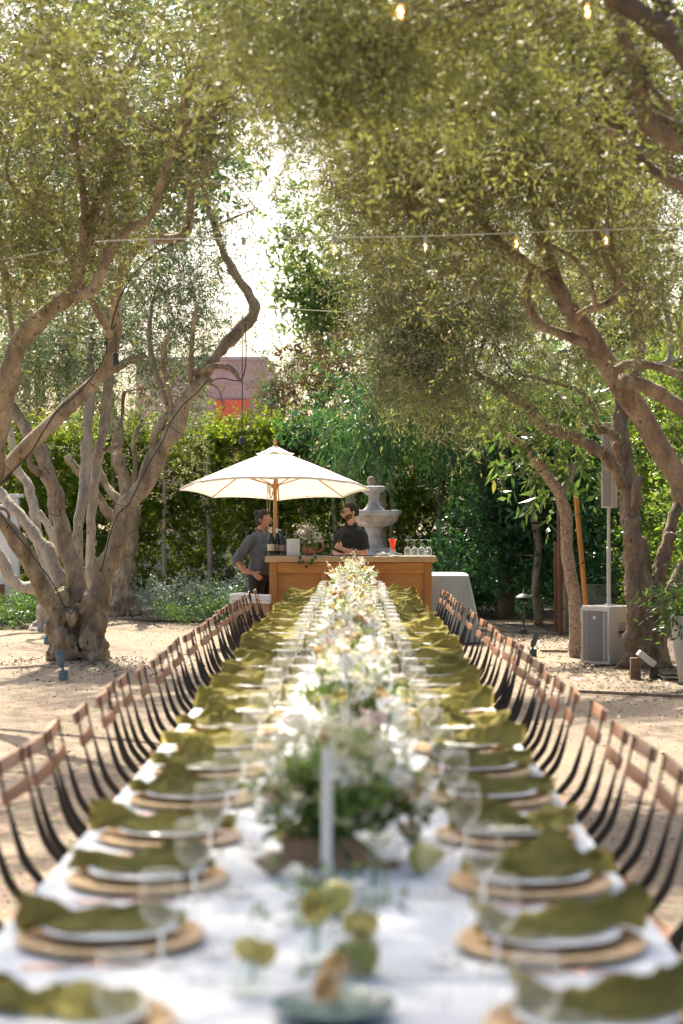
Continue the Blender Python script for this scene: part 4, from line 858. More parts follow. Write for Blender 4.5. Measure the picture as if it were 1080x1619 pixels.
FL = {'cosmos': daisy(.038, 8, petal, .75), 'anemone': daisy(.042, 6, petal, 1.0), 'tiny': daisy(.016, 5, petal, .9), 'rose': rose(.030, tanp), 'butter': rose(.026, yelp), 'blush': daisy(.03, 8, pinkp, .7), 'zinnia': rose(.024, petal)}
def foliage(parent, w, l, h, n, base_z, seed, mat=fern, L=.05, W=.016, air=.5):
    bl = [((0,0,base_z+h*.25), (w*.42, l*.42, h*.30), max(4, int(n*.55)))]
    a = cloud(bl, twigs=6, per_twig=9, clump_r=.03, twig_len=.10, L=L, W=W, droop=.0, up=.55, jit=.4)
    k = a[0][:, 2] > base_z-.02
    o = link(bpy.data.objects.new('greenery', leaf_mesh('greenery', *(x[k] for x in a), mat))); adopt(o, parent); o['kind'] = 'stuff'
    if air:
        bl = [((0,0,base_z+h*.62), (w*.46, l*.46, h*.40), int(n*air*1.5))]
        a = cloud(bl, twigs=5, per_twig=10, clump_r=.035, twig_len=.09, L=.017, W=.013, droop=-.1, up=.6, jit=.6)
        k = a[0][:, 2] > base_z
        o = link(bpy.data.objects.new('filler_blossom', leaf_mesh('filler_blossom', *(x[k] for x in a), airy))); adopt(o, parent); o['kind'] = 'stuff'
def flower(parent, kind, p, tilt=.5):
    o = link(bpy.data.objects.new('flower', FL[kind])); adopt(o, parent); o.location = p
    a = rnd.random()*6.28; o.rotation_euler = (rnd.uniform(.1,1.1), rnd.gauss(0,tilt), rnd.gauss(0,.7)); s = rnd.uniform(.75,1.2); o.scale = (s,s,s); return o
def stems(parent, tips, base, r=.0016):
    m = MB()
    for t in tips:
        b = Vector((base[0]+rnd.uniform(-.03,.03), base[1]+rnd.uniform(-.03,.03), base[2])); t = Vector(t); q = (b+t)/2+Vector((0,0,.03))
        m.tube([b, q, t-Vector((0,0,.004))], r, 4, cap=False)
    m.build('stems', stemg, parent)
def arrangement(x, y, label, w, l, h, nf, kinds, container='box', dens=22, seed=0):
    r = empty('flower_arrangement', (x, y, tz)); tag(r, label, 'flower arrangement', 'flower arrangements along the table centre')
    if container == 'box':
        bw = min(w*.62, .26); m = MB()
        for sx in (-1,1): m.bbox((sx*bw/2,0,.035), (.010,.16,.07), .002)
        for sy in (-1,1): m.bbox((0,sy*.075,.035), (bw-.010,.010,.068), .002)
        m.bbox((0,0,.006), (bw-.012,.138,.010), .001)
        m.build('container', woodbox, r)
    else:
        m = MB(); m.lathe([(.0001,.003),(.05,.002),(.065,.03),(.075,.07),(.07,.085),(.066,.08),(.068,.06),(.055,.02),(.0001,.012)], 24, flute=0); m.build('container', M('stone_bowl', (.38,.33,.27), .8, .2, 12, bump=.4), r)
    foliage(r, w, l, h, dens, .08, seed)
    tips = []
    for k in range(nf):
        a = rnd.random()*6.28; q = rnd.random()**.6
        p = (w*.5*q*math.cos(a), l*.5*q*math.sin(a), .07+h*(rnd.uniform(.35,1.0))*(1-.45*q*q)); tips.append(p); flower(r, rnd.choice(kinds), p)
    stems(r, tips, (0,0,.05)); return r
desc = ['broad low arrangement of daisies and dark leaves in a wooden box, nearest of all', 'tall cosmos and tan roses in a wooden box, second nearest arrangement',
        'white cosmos and butter roses, third arrangement from the camera', 'airy white blossom mass, fourth arrangement from the camera',
        'bright white cosmos cloud, fifth arrangement from the camera', 'loose white and blush blooms, sixth arrangement from the camera',
        'dense white bloom cluster, seventh arrangement from the camera', 'sunlit cosmos bunch, eighth arrangement from the camera', 'white anemone bunch, ninth arrangement from the camera',
        'airy cosmos bunch, tenth arrangement from the camera', 'white flower bunch, eleventh arrangement from the camera', 'tall rising bouquet of white cosmos at the far end in front of the bar']
cw = ['cosmos','cosmos','anemone','tiny','tiny','rose','butter','zinnia']
ylist = [4.45, 6.95, 8.35, 9.6, 10.9, 12.2, 13.4, 14.6, 15.8, 17.0, 18.3, 20.2]
for i, y in enumerate(ylist):
    if i == 0: arrangement(-.035, y, desc[i], .42, .34, .20, 16, ['cosmos','cosmos','rose','butter'], dens=60)
    elif i == 1: arrangement(-.0, y, desc[i], .28, .36, .22, 34, cw, dens=18)
    elif i == 11: arrangement(-.03, y, desc[i], .50, .44, .34, 80, cw+['cosmos'], dens=34)
    else: arrangement(rnd.uniform(-.06,.02), y, desc[i], .32, .76, rnd.uniform(.15,.23), 110, cw+['blush'], container=rnd.choice(['box','bowl']), dens=13)
# daisies standing clear at the near box and the far bouquet
def loose(root_y, pts, kinds, desc_=None):
    pass
# bud vases
vase_me = MB(); vase_me.lathe([(.0001,.003),(.026,.002),(.030,.02),(.026,.045),(.012,.065),(.011,.085),(.016,.095)], 20); vase_me = vase_me.mesh('vase', glassmat('vase_glass', (.93,.96,.93)))
bud = [(-.26, 3.20, 'butter', .10), (-.085,3.42,'butter', .14), (.055,3.35,'butter',.13), (.015,3.12,'rose',.10), (-.13,3.75,'tiny',.16), (-.02,2.98,'rose',.10), (.10,4.05,'cosmos',.16), (-.20,5.05,'butter',.13), (.16,5.3,'cosmos',.15), (-.08,5.6,'rose',.17), (.10,5.85,'blush',.2), (-.22,6.2,'cosmos',.15),
       (.19,6.4,'anemone',.17), (-.14,7.7,'cosmos',.24), (.17,7.7,'cosmos',.22), (-.21,8.9,'rose',.2), (.16,9.0,'anemone',.22), (-.18,10.2,'cosmos',.22), (.18,10.3,'tiny',.24), (-.2,11.6,'cosmos',.24), (.18,11.6,'blush',.22)]
for i, (x, y, k, h) in enumerate(bud):
    x = -.05+(x+.05)*.62; r = empty('bud_vase', (x, y, tz)); kd = {'butter':'butter yellow rose','rose':'tan rose','tiny':'small white flowers','cosmos':'white cosmos','anemone':'white anemone','blush':'blush daisy'}[k]
    tag(r, 'small glass bud vase with %s, %s vase from the camera' % (kd, ord_word(i+1)), 'bud vase', 'bud vases between the arrangements')
    adopt(link(bpy.data.objects.new('vase', vase_me)), r)
    h *= .72 if i < 8 else 1; tips = [(rnd.uniform(-.03,.03), rnd.uniform(-.03,.03), h*rnd.uniform(.85,1.05)) for _ in range(2 if k in ('butter','rose') else 4)]
    for t in tips:
        f = flower(r, k, t, .3)
        if i < 6: f.scale = tuple(s*.95 for s in f.scale)
    stems(r, tips, (0,0,.02)); 
    a = cloud([((0,0,.10), (.015,.015,.03), 2)], twigs=3, per_twig=5, clump_r=.01, twig_len=.06, L=.028, W=.012, droop=0, up=.5)
    adopt(tag(link(bpy.data.objects.new('greenery', leaf_mesh('greenery', *a, fern))), kind='stuff'), r)
# pears and figs set on the cloth
pearm = leafmat('pear_skin', [(.42,.40,.08), (.5,.44,.12)], transl=0, rough=.4); figm = M('fig_skin', (.30,.20,.13), .5, .4, 10, col2=(.5,.38,.24))
def pear(x, y, mat, nm, lab, s=1):
    m = MB(); m.lathe([(.0001,0),(.018,.002),(.032,.016),(.036,.034),(.030,.052),(.018,.068),(.012,.080),(.004,.087),(.0001,.088)], 18); r = m.build(nm, mat, sharp=None); tag(r, lab, nm, 'fruit scattered along the table')
    r.location = (x, y, tz+.032*s); r.rotation_euler = (R(80), rnd.uniform(-.4,.4), rnd.random()*6.28); r.scale = (s,s,s)
    q = MB(); q.tube([(0,0,.086),(.003,0,.100)], .002, 5); adopt(q.build('stalk', leg_wood), r)
fr = [(-.01,3.30),(-.16,4.28),(.12,4.30),(-.19,4.62),(.16,4.75),(-.07,3.86),(-.24,5.35),(.19,5.7),(.03,5.15),(-.19,5.9),(-.26,6.7),(.21,7.1),(.1,6.1),(-.24,7.4),(.20,8.1),(-.22,8.3)]
for i, (x, y) in enumerate(fr):
    if i % 3 != 1: pear(x, y, pearm, 'pear', 'yellow pear lying on the table, %s fruit from the camera' % ord_word(i+1))
    else: pear(x, y, figm, 'fig', 'tan brown fig lying on the table, %s fruit from the camera' % ord_word(i+1), .8)
# candles
wax = M('grey_white_wax', (.74,.75,.70), .5, .05, 5, transl=.15)
cand = [(517,4.17,.30,.0125,'tall'),(569,3.38,.16,.014,'thick'),(546,6.86,.325,.0125,'tall'),(567,7.25,.20,.016,'short thick'),(540,5.0,.10,.02,'short stub'),(574,12.4,.30,.012,'slim'),(556,9.2,.30,.012,'slim'),(540,10.4,.27,.012,'slim'),(585,11.0,.24,.012,'slim'),(553,13.8,.28,.012,'slim'),(570,16.2,.30,.012,'slim'),(548,18.0,.30,.012,'slim')]
for i, (px, z, h, r_, ad) in enumerate(cand):
    x = (px-VX)*z/FPX; c = empty('taper_candle', (x, z, tz)); tag(c, '%s pale grey candle in a glass holder, %s candle from the camera' % (ad, ord_word(sorted(q[1] for q in cand).index(z)+1)), 'candle', 'candles among the flowers')
    m = MB(); m.lathe([(.0001,.03),(r_,.03),(r_*.95,h*.6),(r_*.86,h-.004),(r_*.5,h),(.0001,h)], 16); m.build('wax', wax, c)
    m = MB(); m.tube([(0,0,h-.002),(.001,0,h+.006),(.003,0,h+.011)], .0009, 5); m.build('wick', black_metal, c)
    m = MB(); m.lathe([(.0001,.002),(.036,.002),(.037,.006),(.016,.012),(.012,.026),(r_+.004,.032),(r_+.005,.052),(r_+.002,.052),(r_+.001,.034),(.0001,.029)], 20); m.build('holder', glass, c)
m = MB(); m.lathe([(.0001,.003),(.048,.002),(.05,.006),(.05,.21),(.048,.21),(.048,.008),(.0001,.006)], 28); hv = m.build('hurricane_vase', glass); hv.location = (P(548,0,4.9).x, 4.9, tz)
tag(hv, 'clear glass cylinder standing empty behind the nearest flower box', 'glass cylinder')
m = MB(); m.lathe([(.0001,.006),(.05,.004),(.07,.008),(.10,.022),(.101,.025),(.07,.013),(.0001,.010)], 32); tea = m.build('side_plate', M('teal_glaze', (.10,.17,.17), .25, .15, 6)); tea.location = (-.035, 3.06, tz)
tag(tea, 'small dark teal dish at the bottom centre of the picture', 'dish')
# ------------------------------------------------------------------ bar
BZ = 23.6; sx_ = BZ/FPX
oak = M('golden_oak', (.50,.205,.04), .45, .22, 3.5, bump=.15, bscale=30, stretch=(.25,1,2.2), col2=(.62,.28,.06), detail=8)
oak_v = M('golden_oak_upright', (.45,.18,.035), .45, .2, 3.5, bump=.15, bscale=30, stretch=(2.2,1,.25), col2=(.56,.245,.055), detail=8)
oak_top = M('pale_counter_wood', (.55,.36,.18), .4, .15, 4, stretch=(.2,1,1))
bl_, br_ = P(426,0,BZ).x, P(683,0,BZ).x; topz = CAMZ+(VY-889)*BZ/FPX
bar = empty('bar_counter', ((bl_+br_)/2, BZ, 0)); tag(bar, 'golden oak panelled bar counter under the umbrella', 'bar counter')
bw = br_-bl_; m = MB(); m.bbox((0,.03+.3,topz/2+.03), (bw-.07,.56,topz-.08), .004); m.build('carcass', oak, bar, sharp=30)
for i, (a, b) in enumerate(((426,438),(671,683))):
    m = MB(); m.bbox((((a+b)/2-(426+683)/2)*sx_, .02, topz/2), ((b-a)*sx_, .045, topz), .004); m.build('corner_post', oak_v, bar, sharp=30)
for a, b in ((508,518),(590,602)):
    m = MB(); m.bbox((((a+b)/2-554.5)*sx_, .024, topz/2+.02), ((b-a)*sx_, .03, topz-.24), .003); m.build('stile', oak_v, bar, sharp=30)
for zz, hh in ((topz-.07,.13),(.10,.16)):
    m = MB(); m.bbox((0, .026, zz), (bw-.195,.03,hh), .003); m.build('rail', oak, bar, sharp=30)
for a, b in ((438,508),(518,590),(602,671)):
    m = MB(); m.bbox((((a+b)/2-554.5)*sx_, .048, topz/2+.02), ((b-a)*sx_+.004, .012, topz-.30), .002); m.build('panel', oak, bar, sharp=30)
m = MB(); m.bbox((0, .29, topz+.0375), ((690-419)*sx_, .68, .072), .008); ct = m.build('countertop', oak_top, bar, sharp=30)
m = MB(); m.bbox((0, .30, topz+.0765), ((690-419)*sx_-.04, .60, .005), .002); m.build('glass_top', M('pale_counter_surface', (.62,.60,.56), .12, .05, 3), bar)
CT = topz+.080
def at_bar(px, dy=.12): return Vector(((px-VX)*(BZ+dy)/FPX, BZ+dy, CT))

bottle_prof = lambda s: [(.0001,.004),(.030*s,.002),(.037*s,.010),(.038*s,.17),(.034*s,.20),(.018*s,.235),(.0145,.26),(.0145,.31),(.0001,.312)]
dglass = M('dark_bottle_glass', (.008,.018,.010), .06, .1, 4, spec=.8); amber = M('olive_bottle_glass', (.05,.05,.02), .08, .1, 4, spec=.8)
def bottle(px, dy, label, lab_col, foil, gl=dglass, s=1.0, foil_h=.06, hs=1.0):
    b = empty('wine_bottle', at_bar(px, dy)); tag(b, label, 'bottle', 'bottles on the bar'); b.scale = (1,1,hs)
    m = MB(); m.lathe(bottle_prof(s), 20); m.build('bottle_glass', gl, b)
    m = MB(); m.lathe([(.0385*s,.055),(.0388*s,.056),(.0388*s,.129),(.0385*s,.13)], 24); m.build('paper_label', lab_col, b)
    m = MB(); m.lathe([(.0150,.312-foil_h-.03),(.0165,.312-foil_h),(.0165,.314),(.0001,.316)], 16); m.build('foil', foil, b)
gold = M('gold_foil', (.70,.60,.36), .35, .15, 40, bump=.3, metallic=.3); whitefoil = M('white_foil', (.75,.75,.72), .5, .05, 5)
bottle(428.5, .10, 'sparkling wine bottle with pale gold neck foil, leftmost on the bar', M('cream_label', (.62,.55,.36), .7, .1, 20), gold, s=1.12, foil_h=.11, hs=1.13)
bottle(438, .16, 'dark wine bottle with white cap, second from left on the bar', M('taupe_label', (.34,.27,.21), .7, .1, 20), whitefoil, foil_h=.02, hs=1.08)
bottle(446, .12, 'dark wine bottle with grey-brown label, third from left on the bar', M('brown_label', (.28,.19,.16), .7, .1, 20), M('black_foil', (.03,.03,.03), .4, .1, 4), hs=1.05)
bottle(453.5, .20, 'clear pale bottle half hidden beside the white caddy, fourth from left', M('beige_label', (.5,.42,.3), .7, .1, 20), amber, gl=glassmat('pale_bottle_glass', (.8,.82,.7)), hs=1.05)
# white slatted caddy
cd = empty('napkin_caddy', at_bar(464, .14)); tag(cd, 'white slatted box between the bottles and the flowers on the bar', 'box'); wp = M('white_paint', (.78,.78,.76), .5, .04, 5)
m = MB(); m.bbox((0,0,.105), (.165,.12,.21), .003); m.build('box_body', wp, cd)
for k in range(5): m = MB(); m.bbox((-.064+k*.032, -.0635, .105), (.026,.007,.196), .002); m.build('slat', wp, cd)
# vase of flowers on bar: copper bowl with curled handle
bv = empty('flower_arrangement', at_bar(489, .12)); tag(bv, 'copper bowl of pink and white flowers with trailing ivy on the bar', 'flower arrangement')
terr = M('copper_bowl', (.34,.15,.08), .4, .3, 12, bump=.3, metallic=.4)
m = MB(); m.lathe([(.0001,.004),(.055,.003),(.085,.035),(.098,.075),(.10,.115),(.092,.115),(.09,.08),(.0001,.07)], 28); m.build('bowl', terr, bv)
V, rr = smooth_path([(.09,-.02,.05),(.14,-.02,.06),(.175,-.02,.10),(.165,-.02,.15),(.13,-.02,.17)], [.014,.018,.02,.018,.010], 5); m = MB(); m.tube(V, rr, 10); m.build('handle', terr, bv)
foliage(bv, .34, .24, .26, 20, .10, 1)
for k in range(44):
    a = rnd.random()*6.28; q = rnd.random()**.5; p = (.17*q*math.cos(a)-.01, .10*q*math.sin(a)-.03, .15+rnd.random()*.20*(1-.4*q)); flower(bv, rnd.choice(['tiny','blush','zinnia','cosmos','tiny']), p).scale = (.95,.95,.95)
for p in ((.13,-.04,.17),(.16,-.04,.20),(.11,-.06,.19),(-.10,-.03,.30),(-.03,-.03,.36),(-.05,-.04,.33)): flower(bv, 'blush', p).scale = (.75,.75,.75)
m = MB(); V, rr = smooth_path([(-.03,-.10,.10),(-.08,-.18,.06),(-.10,-.235,-.02),(-.085,-.24,-.09),(.03,-.24,-.05)], [.003]*5, 5); m.tube(V, .002, 5)
m.build('ivy_stem', stemg, bv)
iv = MB(); iv.add([(0,0,0),(.028,.002,-.012),(.022,0,-.035),(0,.004,-.058),(-.022,0,-.035),(-.028,.002,-.012)], [(0,1,2,3),(0,3,4,5)]); ivm = iv.mesh('leaf', green_leaf)
for p in ((-.085,-.19,.05),(-.10,-.24,.0),(-.08,-.25,-.05),(-.11,-.25,-.06),(.05,-.25,-.03),(.02,-.25,-.07),(.07,-.25,.0),(-.04,-.245,-.11)):
    o = link(bpy.data.objects.new('leaf', ivm)); adopt(o, bv); o.location = p; o.rotation_euler = (rnd.uniform(-.2,.4), rnd.uniform(-.6,.6), rnd.uniform(-.6,.6)); o.scale = (.9,)*3
# black mat, dish, cocktail, upturned glasses
m = MB(); m.bbox((0,0,.004), (.60,.16,.010), .003); mt = m.build('bar_mat', M('black_rubber_mat', (.015,.015,.017), .5, .1, 30, bump=.3)); mt.location = at_bar(553,.14)+Vector((0,0,0)); tag(mt, 'long black rubber mat lying on the bar before the man', 'bar mat')
m = MB(); m.lathe([(.0001,.004),(.07,.003),(.085,.012),(.092,.034),(.088,.034),(.08,.014),(.0001,.012)], 28); ds = m.build('shallow_dish', china); ds.location = at_bar(606,.10); tag(ds, 'shallow white dish left of the red cocktail', 'dish')
m = MB(); m.lathe([(.0001,.0),(.018,.0),(.020,.012),(.018,.015),(.0001,.016)], 16); cp = m.build('jar_lid', china); cp.location = at_bar(606,.10)+Vector((0,0,.035)); tag(cp, 'small white lid resting on the shallow dish', 'lid')
ck = empty('cocktail', at_bar(621,.10)); tag(ck, 'bright red cocktail in a flared footed glass on the bar', 'cocktail')
m = MB(); m.lathe([(.0001,.004),(.036,.003),(.038,.006),(.012,.012),(.018,.03),(.034,.05),(.036,.075),(.028,.11),(.036,.16),(.058,.215)], 24); m.build('glass', glass, ck)
m = MB(); m.lathe([(.0001,.06),(.018,.07),(.022,.11),(.033,.16),(.054,.205),(.0001,.207)], 24); m.build('red_drink', M('red_drink', (.85,.06,.015), .15, .05, 4, transl=.45), ck)
m = MB(); m.add([(-.03,0,.21),(0,.01,.225),(.035,0,.235),(.0,-.012,.235)], [(0,1,2,3)]); m.ball((.0,0,.222), .012, 8, 5); m.build('mint_garnish', fresh_leaf, ck)
m = MB(); m.lathe([(.034,.001),(.039,.03),(.043,.06),(.036,.085),(.018,.10),(.006,.106),(.0042,.12),(.0042,.178),(.008,.184),(.038,.190),(.038,.1925),(.0001,.193)], 24); up_me = m.mesh('upturned_glass', glassmat('bar_glass', (.97,.98,.99), 1.25))
for i, (px, lab) in enumerate(((644.5,'leftmost of four'),(655.5,'second of four'),(666.5,'third of four'),(677.5,'rightmost of four'))):
    o = link(bpy.data.objects.new('upturned_glass', up_me)); o.location = at_bar(px, .08+.02*(i%2)); o.scale=(1.05,1.05,1.05); tag(o, 'stemmed glass standing upside down on the bar, '+lab, 'wine glass', 'upturned glasses on the bar')

# --- umbrella
ux, uy = P(435,0,24.75).x, 24.75
um = empty('market_umbrella', (ux, uy, 0)); tag(um, 'open off-white market umbrella with wooden pole and ribs', 'umbrella')
canvas = M('off_white_canvas', (.78,.74,.66), .85, .03, 4, bump=.15, bscale=200, transl=.24)
umwood = M('umbrella_wood', (.50,.26,.09), .5, .15, 5, stretch=(1,1,.2))
tilt = Matrix.Rotation(R(-5.5), 3, 'X'); apex = Vector((0,0,CAMZ+(VY-712)*uy/FPX)); Rr_ = 1.24; rimdrop = .50; NS = 8
def upt(a, t, sag=0): # a angle, t 0..1 from the apex to the rim
    p = Vector((Rr_*t*math.cos(a), Rr_*t*math.sin(a), -rimdrop*(t**1.12)-sag)); return apex+tilt @ p
for k in range(NS):
    a0 = 2*math.pi*(k+.0)/NS; a1 = 2*math.pi*(k+1)/NS; vs = []; nr, na = 12, 8
    for i in range(nr+1):
        for j in range(na+1):
            t = .075+.925*i/nr; f = j/na; ca = math.cos(math.pi/NS)/math.cos((f-.5)*2*math.pi/NS); a = a0+(a1-a0)*f
            sag = .030*math.sin(math.pi*f)*t*math.sin(math.pi*min(1,t*.8)); vs.append(upt(a, t*(ca if True else 1), sag))
    m = MB(); m.add(vs, [(i*(na+1)+j, i*(na+1)+j+1, (i+1)*(na+1)+j+1, (i+1)*(na+1)+j) for i in range(nr) for j in range(na)])
    # short turned-down hem
    last = vs[-(na+1):]; hem = [v+Vector((0,0,-.028)) for v in last]; m.add(last+hem, [(j, j+1, na+1+j+1, na+1+j) for j in range(na)])
    m.build('canopy_panel', canvas, um, sharp=None)
    rb = MB(); V = [upt(a0, t)-Vector((0,0,.018)) for t in (.05,.3,.6,.85,1.0)]; rb.tube(V, [(.011,.009)]*5, 6); ribo = rb.build('rib', umwood, um)
    st = MB(); st.tube([upt(a0,.52)-Vector((0,0,.03)), Vector((.03*math.cos(a0), .03*math.sin(a0), apex.z-.46))], [(.010,.008)]*2, 6); st.build('strut', umwood, um)
m = MB(); seg = 16; prof = [(.02,.035),(.10,-.005),(.19,-.055),(.235,-.075)]
vs = []
for r_, z_ in prof:
    for k in range(seg):
        a = 2*math.pi*k/seg; rr2 = r_*(1+(.06*math.cos(a*8) if r_ > .15 else 0)); vs.append(apex+tilt @ Vector((rr2*math.cos(a), rr2*math.sin(a), z_+.02+(.014*math.cos(a*8) if r_ > .2 else 0))))
m.add(vs, [(i*seg+k, i*seg+(k+1)%seg, (i+1)*seg+(k+1)%seg, (i+1)*seg+k) for i in range(3) for k in range(seg)]); m.build('vent_cap', canvas, um, sharp=None)
m = MB(); m.lathe([(.0001,.0),(.03,.0),(.028,.02),(.016,.03),(.024,.05),(.026,.07),(.014,.088),(.009,.10),(.0001,.105)], 14, c=apex+Vector((0,0,.045))); m.build('finial', umwood, um)
m = MB(); m.tube([(0,0,.02),(0,0,1.2),(0,0,apex.z)], .024, 16); m.build('pole', umwood, um)
m = MB(); m.lathe([(.025,-.50),(.05,-.49),(.052,-.45),(.03,-.43)], 16, c=apex); m.lathe([(.025,-.08),(.05,-.07),(.052,-.03),(.03,-.01)], 16, c=apex); m.build('hub', umwood, um)
m = MB(); cord_m = M('umbrella_cord', (.5,.38,.2), .8, .1, 10)
m.tube([(-.10,-.03,apex.z-.42),(-.10,-.04,apex.z-.7),(-.098,-.03,apex.z-1.05)], .0045, 5); m.tube([(-.055,-.03,apex.z-.42),(-.07,-.04,apex.z-.8)], .0045, 5)
for k in range(3):
    V, rr = smooth_path([(-.09+.01*k,-.04,apex.z-.42),(-.085+.01*k,-.05,apex.z-.54-.02*k),(-.045,-.05,apex.z-.60-.012*k),(-.01-.01*k,-.05,apex.z-.53),(-.015,-.04,apex.z-.44)], [.004]*5, 4); m.tube(V, rr, 5)
m.build('pull_cord', cord_m, um)
m = MB(); m.lathe([(.0001,.0),(.26,.0),(.26,.05),(.06,.08),(.04,.26),(.028,.27)], 24); m.build('base', black_metal, um)

# --- fountain
fz = 27.2; fo = empty('fountain', (P(591,0,fz).x, fz, 0)); tag(fo, 'two-tier stone garden fountain with ball finial behind the bar', 'fountain')
fst = M('fountain_stone', (.36,.35,.34), .85, .3, 5, bump=.5, bscale=25, col2=(.50,.50,.50)); fst2 = M('fountain_stained_stone', (.27,.20,.155), .85, .35, 6, bump=.5, bscale=25, col2=(.42,.37,.33))
H = lambda py: CAMZ+(VY-py)*fz/FPX
u = fz/FPX
def fl(prof, name, mat, dx=0):
    m = MB(); m.lathe([(r*u if r else .0001, H(py)) for r, py in prof], 40); o = m.build(name, mat, fo); o.location.x = dx*u; return o
fl([(0,753),(4,754),(6.5,758),(6.8,761),(5.5,765),(4,767),(5,768),(5,770),(4.5,771)][::-1], 'finial', fst2, -4)
fl([(0,769),(18,768.5),(22,769.5),(22.5,771.5),(21,773.5),(19,775.5),(12,780),(10,782),(9,783)][::-1], 'upper_basin', fst, -3)
fl([(9,781),(8.5,786),(8,790),(9.5,796),(13,802),(17,806),(18,808)][::-1], 'upper_pedestal', fst, 0)
fl([(0,809),(38,806.5),(43,807),(44,809),(43.5,812.5),(41,814),(40.5,815)][::-1], 'basin_rim', fst, 0)
fl([(40.5,815),(37,824),(28,830.5),(16,833),(15,834)][::-1], 'lower_basin', fst2, 0)
fl([(15,833.5),(12.5,838),(12,848),(14,858),(17,864),(18,867)][::-1], 'lower_pedestal', fst, 0)
fl([(18,866),(30,866.5),(33,868),(33,873),(46,876),(46,884)][::-1], 'plinth', fst, 0)
fl([(0,884),(88,884),(92,885),(92,893),(86,895),(86,975)][::-1], 'pool_wall', M('pale_stone', (.48,.47,.45), .8, .15, 8, bump=.4), -5)

# --- cloth covered table right of the bar
def draped_table(x0, x1, y0_, y1_, h, name, label, mat, flare=.10):
    cx, cy = (x0+x1)/2, (y0_+y1_)/2; r = empty('covered_table', (cx, cy, 0)); tag(r, label, 'table')
    w_, d_ = (x1-x0)/2, (y1_-y0_)/2; n = 120; per = []
    for k in range(n):
        a = 2*math.pi*k/n; c_, s_ = math.cos(a), math.sin(a); e = .28; per.append((w_*math.copysign(abs(c_)**e, c_), d_*math.copysign(abs(s_)**e, s_)))
    m = MB(); rows = [(0,0,.94),(.0,.0,1.0),(.012,.006,1.012),(.05,.01,1.02),(.25,.3,1.03),(.5,.6,1.05),(.75,.85,1.07),(.985,1.,1.09)]; vs = []
    for dz_, wv, s_ in rows:
        for k, (x, y) in enumerate(per):
            q = .6*noise.noise(Vector((k*.35, 0, 2.3)))+math.sin(k*1.05+math.sin(k*.3)*2.2)*.6; L_ = math.hypot(x, y); ext = 1+(s_-1)+flare*wv*(.35+.65*(q*.5+.5))-.035*max(0,-q)*min(1,wv*4); vs.append((x*ext, y*ext, h-h*dz_+(.012*q*wv if dz_ > .9 else 0)))
    m.add(vs, [(i*n+k, i*n+(k+1)%n, (i+1)*n+(k+1)%n, (i+1)*n+k) for i in range(len(rows)-1) for k in range(n)]); m.add([(x*.94, y*.94, h) for x, y in per], [tuple(range(n))]); m.build('tablecloth', mat, r, sharp=None)
    m = MB()
    for sx in (-1,1):
        for sy in (-1,1): m.tube([(sx*w_*.85, sy*d_*.8, .0),(sx*w_*.85, sy*d_*.8, h-.03)], .015, 8)
    m.build('leg_frame', black_metal, r); return r
draped_table(P(625,0,25).x, P(738,0,25).x, 24.3, 25.9, CAMZ-(909-VY)*24.5/FPX, 'covered_table', 'table under a floor length pale cloth at the right of the bar', M('pale_tablecloth', (.42,.47,.48), .85, .05, 4, bump=.15, bscale=90), .26)

# --- cardboard style box with white cloth lid
bxz = 23.0; bo_ = empty('storage_box', (P(395,0,bxz).x, bxz, 0)); tag(bo_, 'brown box with black lettering and a white cloth over its top, left of bar', 'box')
kraft = M('kraft_cardboard', (.42,.27,.17), .85, .1, 8, bump=.1); hb = CAMZ-(950-VY)*bxz/FPX; wb = 60*bxz/FPX
m = MB(); m.bbox((0,.2,hb/2+.01), (wb,.40,hb), .004); m.build('box_body', kraft, bo_, sharp=30)
m = MB(); n = 26; vs = []
for i in range(n+1):
    for j in range(n+1):
        x = (i/n-.5)*(wb+.03); y = (j/n)*.44-.02; vs.append((x, y, hb+.065+.035*math.exp(-((x+.12)**2+(y-.1)**2)/.02)+.008*noise.noise(Vector((x*9, y*9, 0)))))
m.add(vs, [(i*(n+1)+j, (i+1)*(n+1)+j, (i+1)*(n+1)+j+1, i*(n+1)+j+1) for i in range(n) for j in range(n)])
edge = [vs[i*(n+1)] for i in range(n+1)]; m.add(edge+[(x, y-.006+.003*math.sin(x*60), hb-.03+.004*math.sin(x*20)) for x, y, z in edge], [(i, n+1+i, n+2+i, i+1) for i in range(n)])
for e_ in ([vs[j] for j in range(n+1)], [vs[n*(n+1)+j] for j in range(n+1)]): m.add(e_+[(x, y, hb-.03) for x, y, z in e_], [(i, i+1, n+2+i, n+1+i) for i in range(n)])
clo = m.build('towel_cloth', M('white_towel', (.75,.73,.72), .9, .05, 9, bump=.4), bo_, sharp=None)
m = MB(); m.bbox((0,-.022,hb+.005), (wb+.02,.004,.010), .001); m.build('towel_stripe', M('grey_stripe', (.45,.42,.40), .9, .05, 9), bo_)
cu = bpy.data.curves.new('lettering', 'FONT'); cu.body = 'RKS'; cu.size = .20; cu.extrude = .001; cu.align_x = 'RIGHT'; cu.space_character = 1.15
tx = bpy.data.objects.new('lettering', cu); link(tx); bpy.context.view_layer.update(); me = bpy.data.meshes.new_from_object(tx.evaluated_get(bpy.context.evaluated_depsgraph_get())); bpy.data.objects.remove(tx)
me.materials.clear(); me.materials.append(M('black_print', (.03,.03,.03), .7, .05, 5)); tx = link(bpy.data.objects.new('lettering', me)); adopt(tx, bo_); tx.location = (wb/2-.07, -.003, hb-.30); tx.rotation_euler = (R(90),0,0); tx.scale = (.85,1,1)

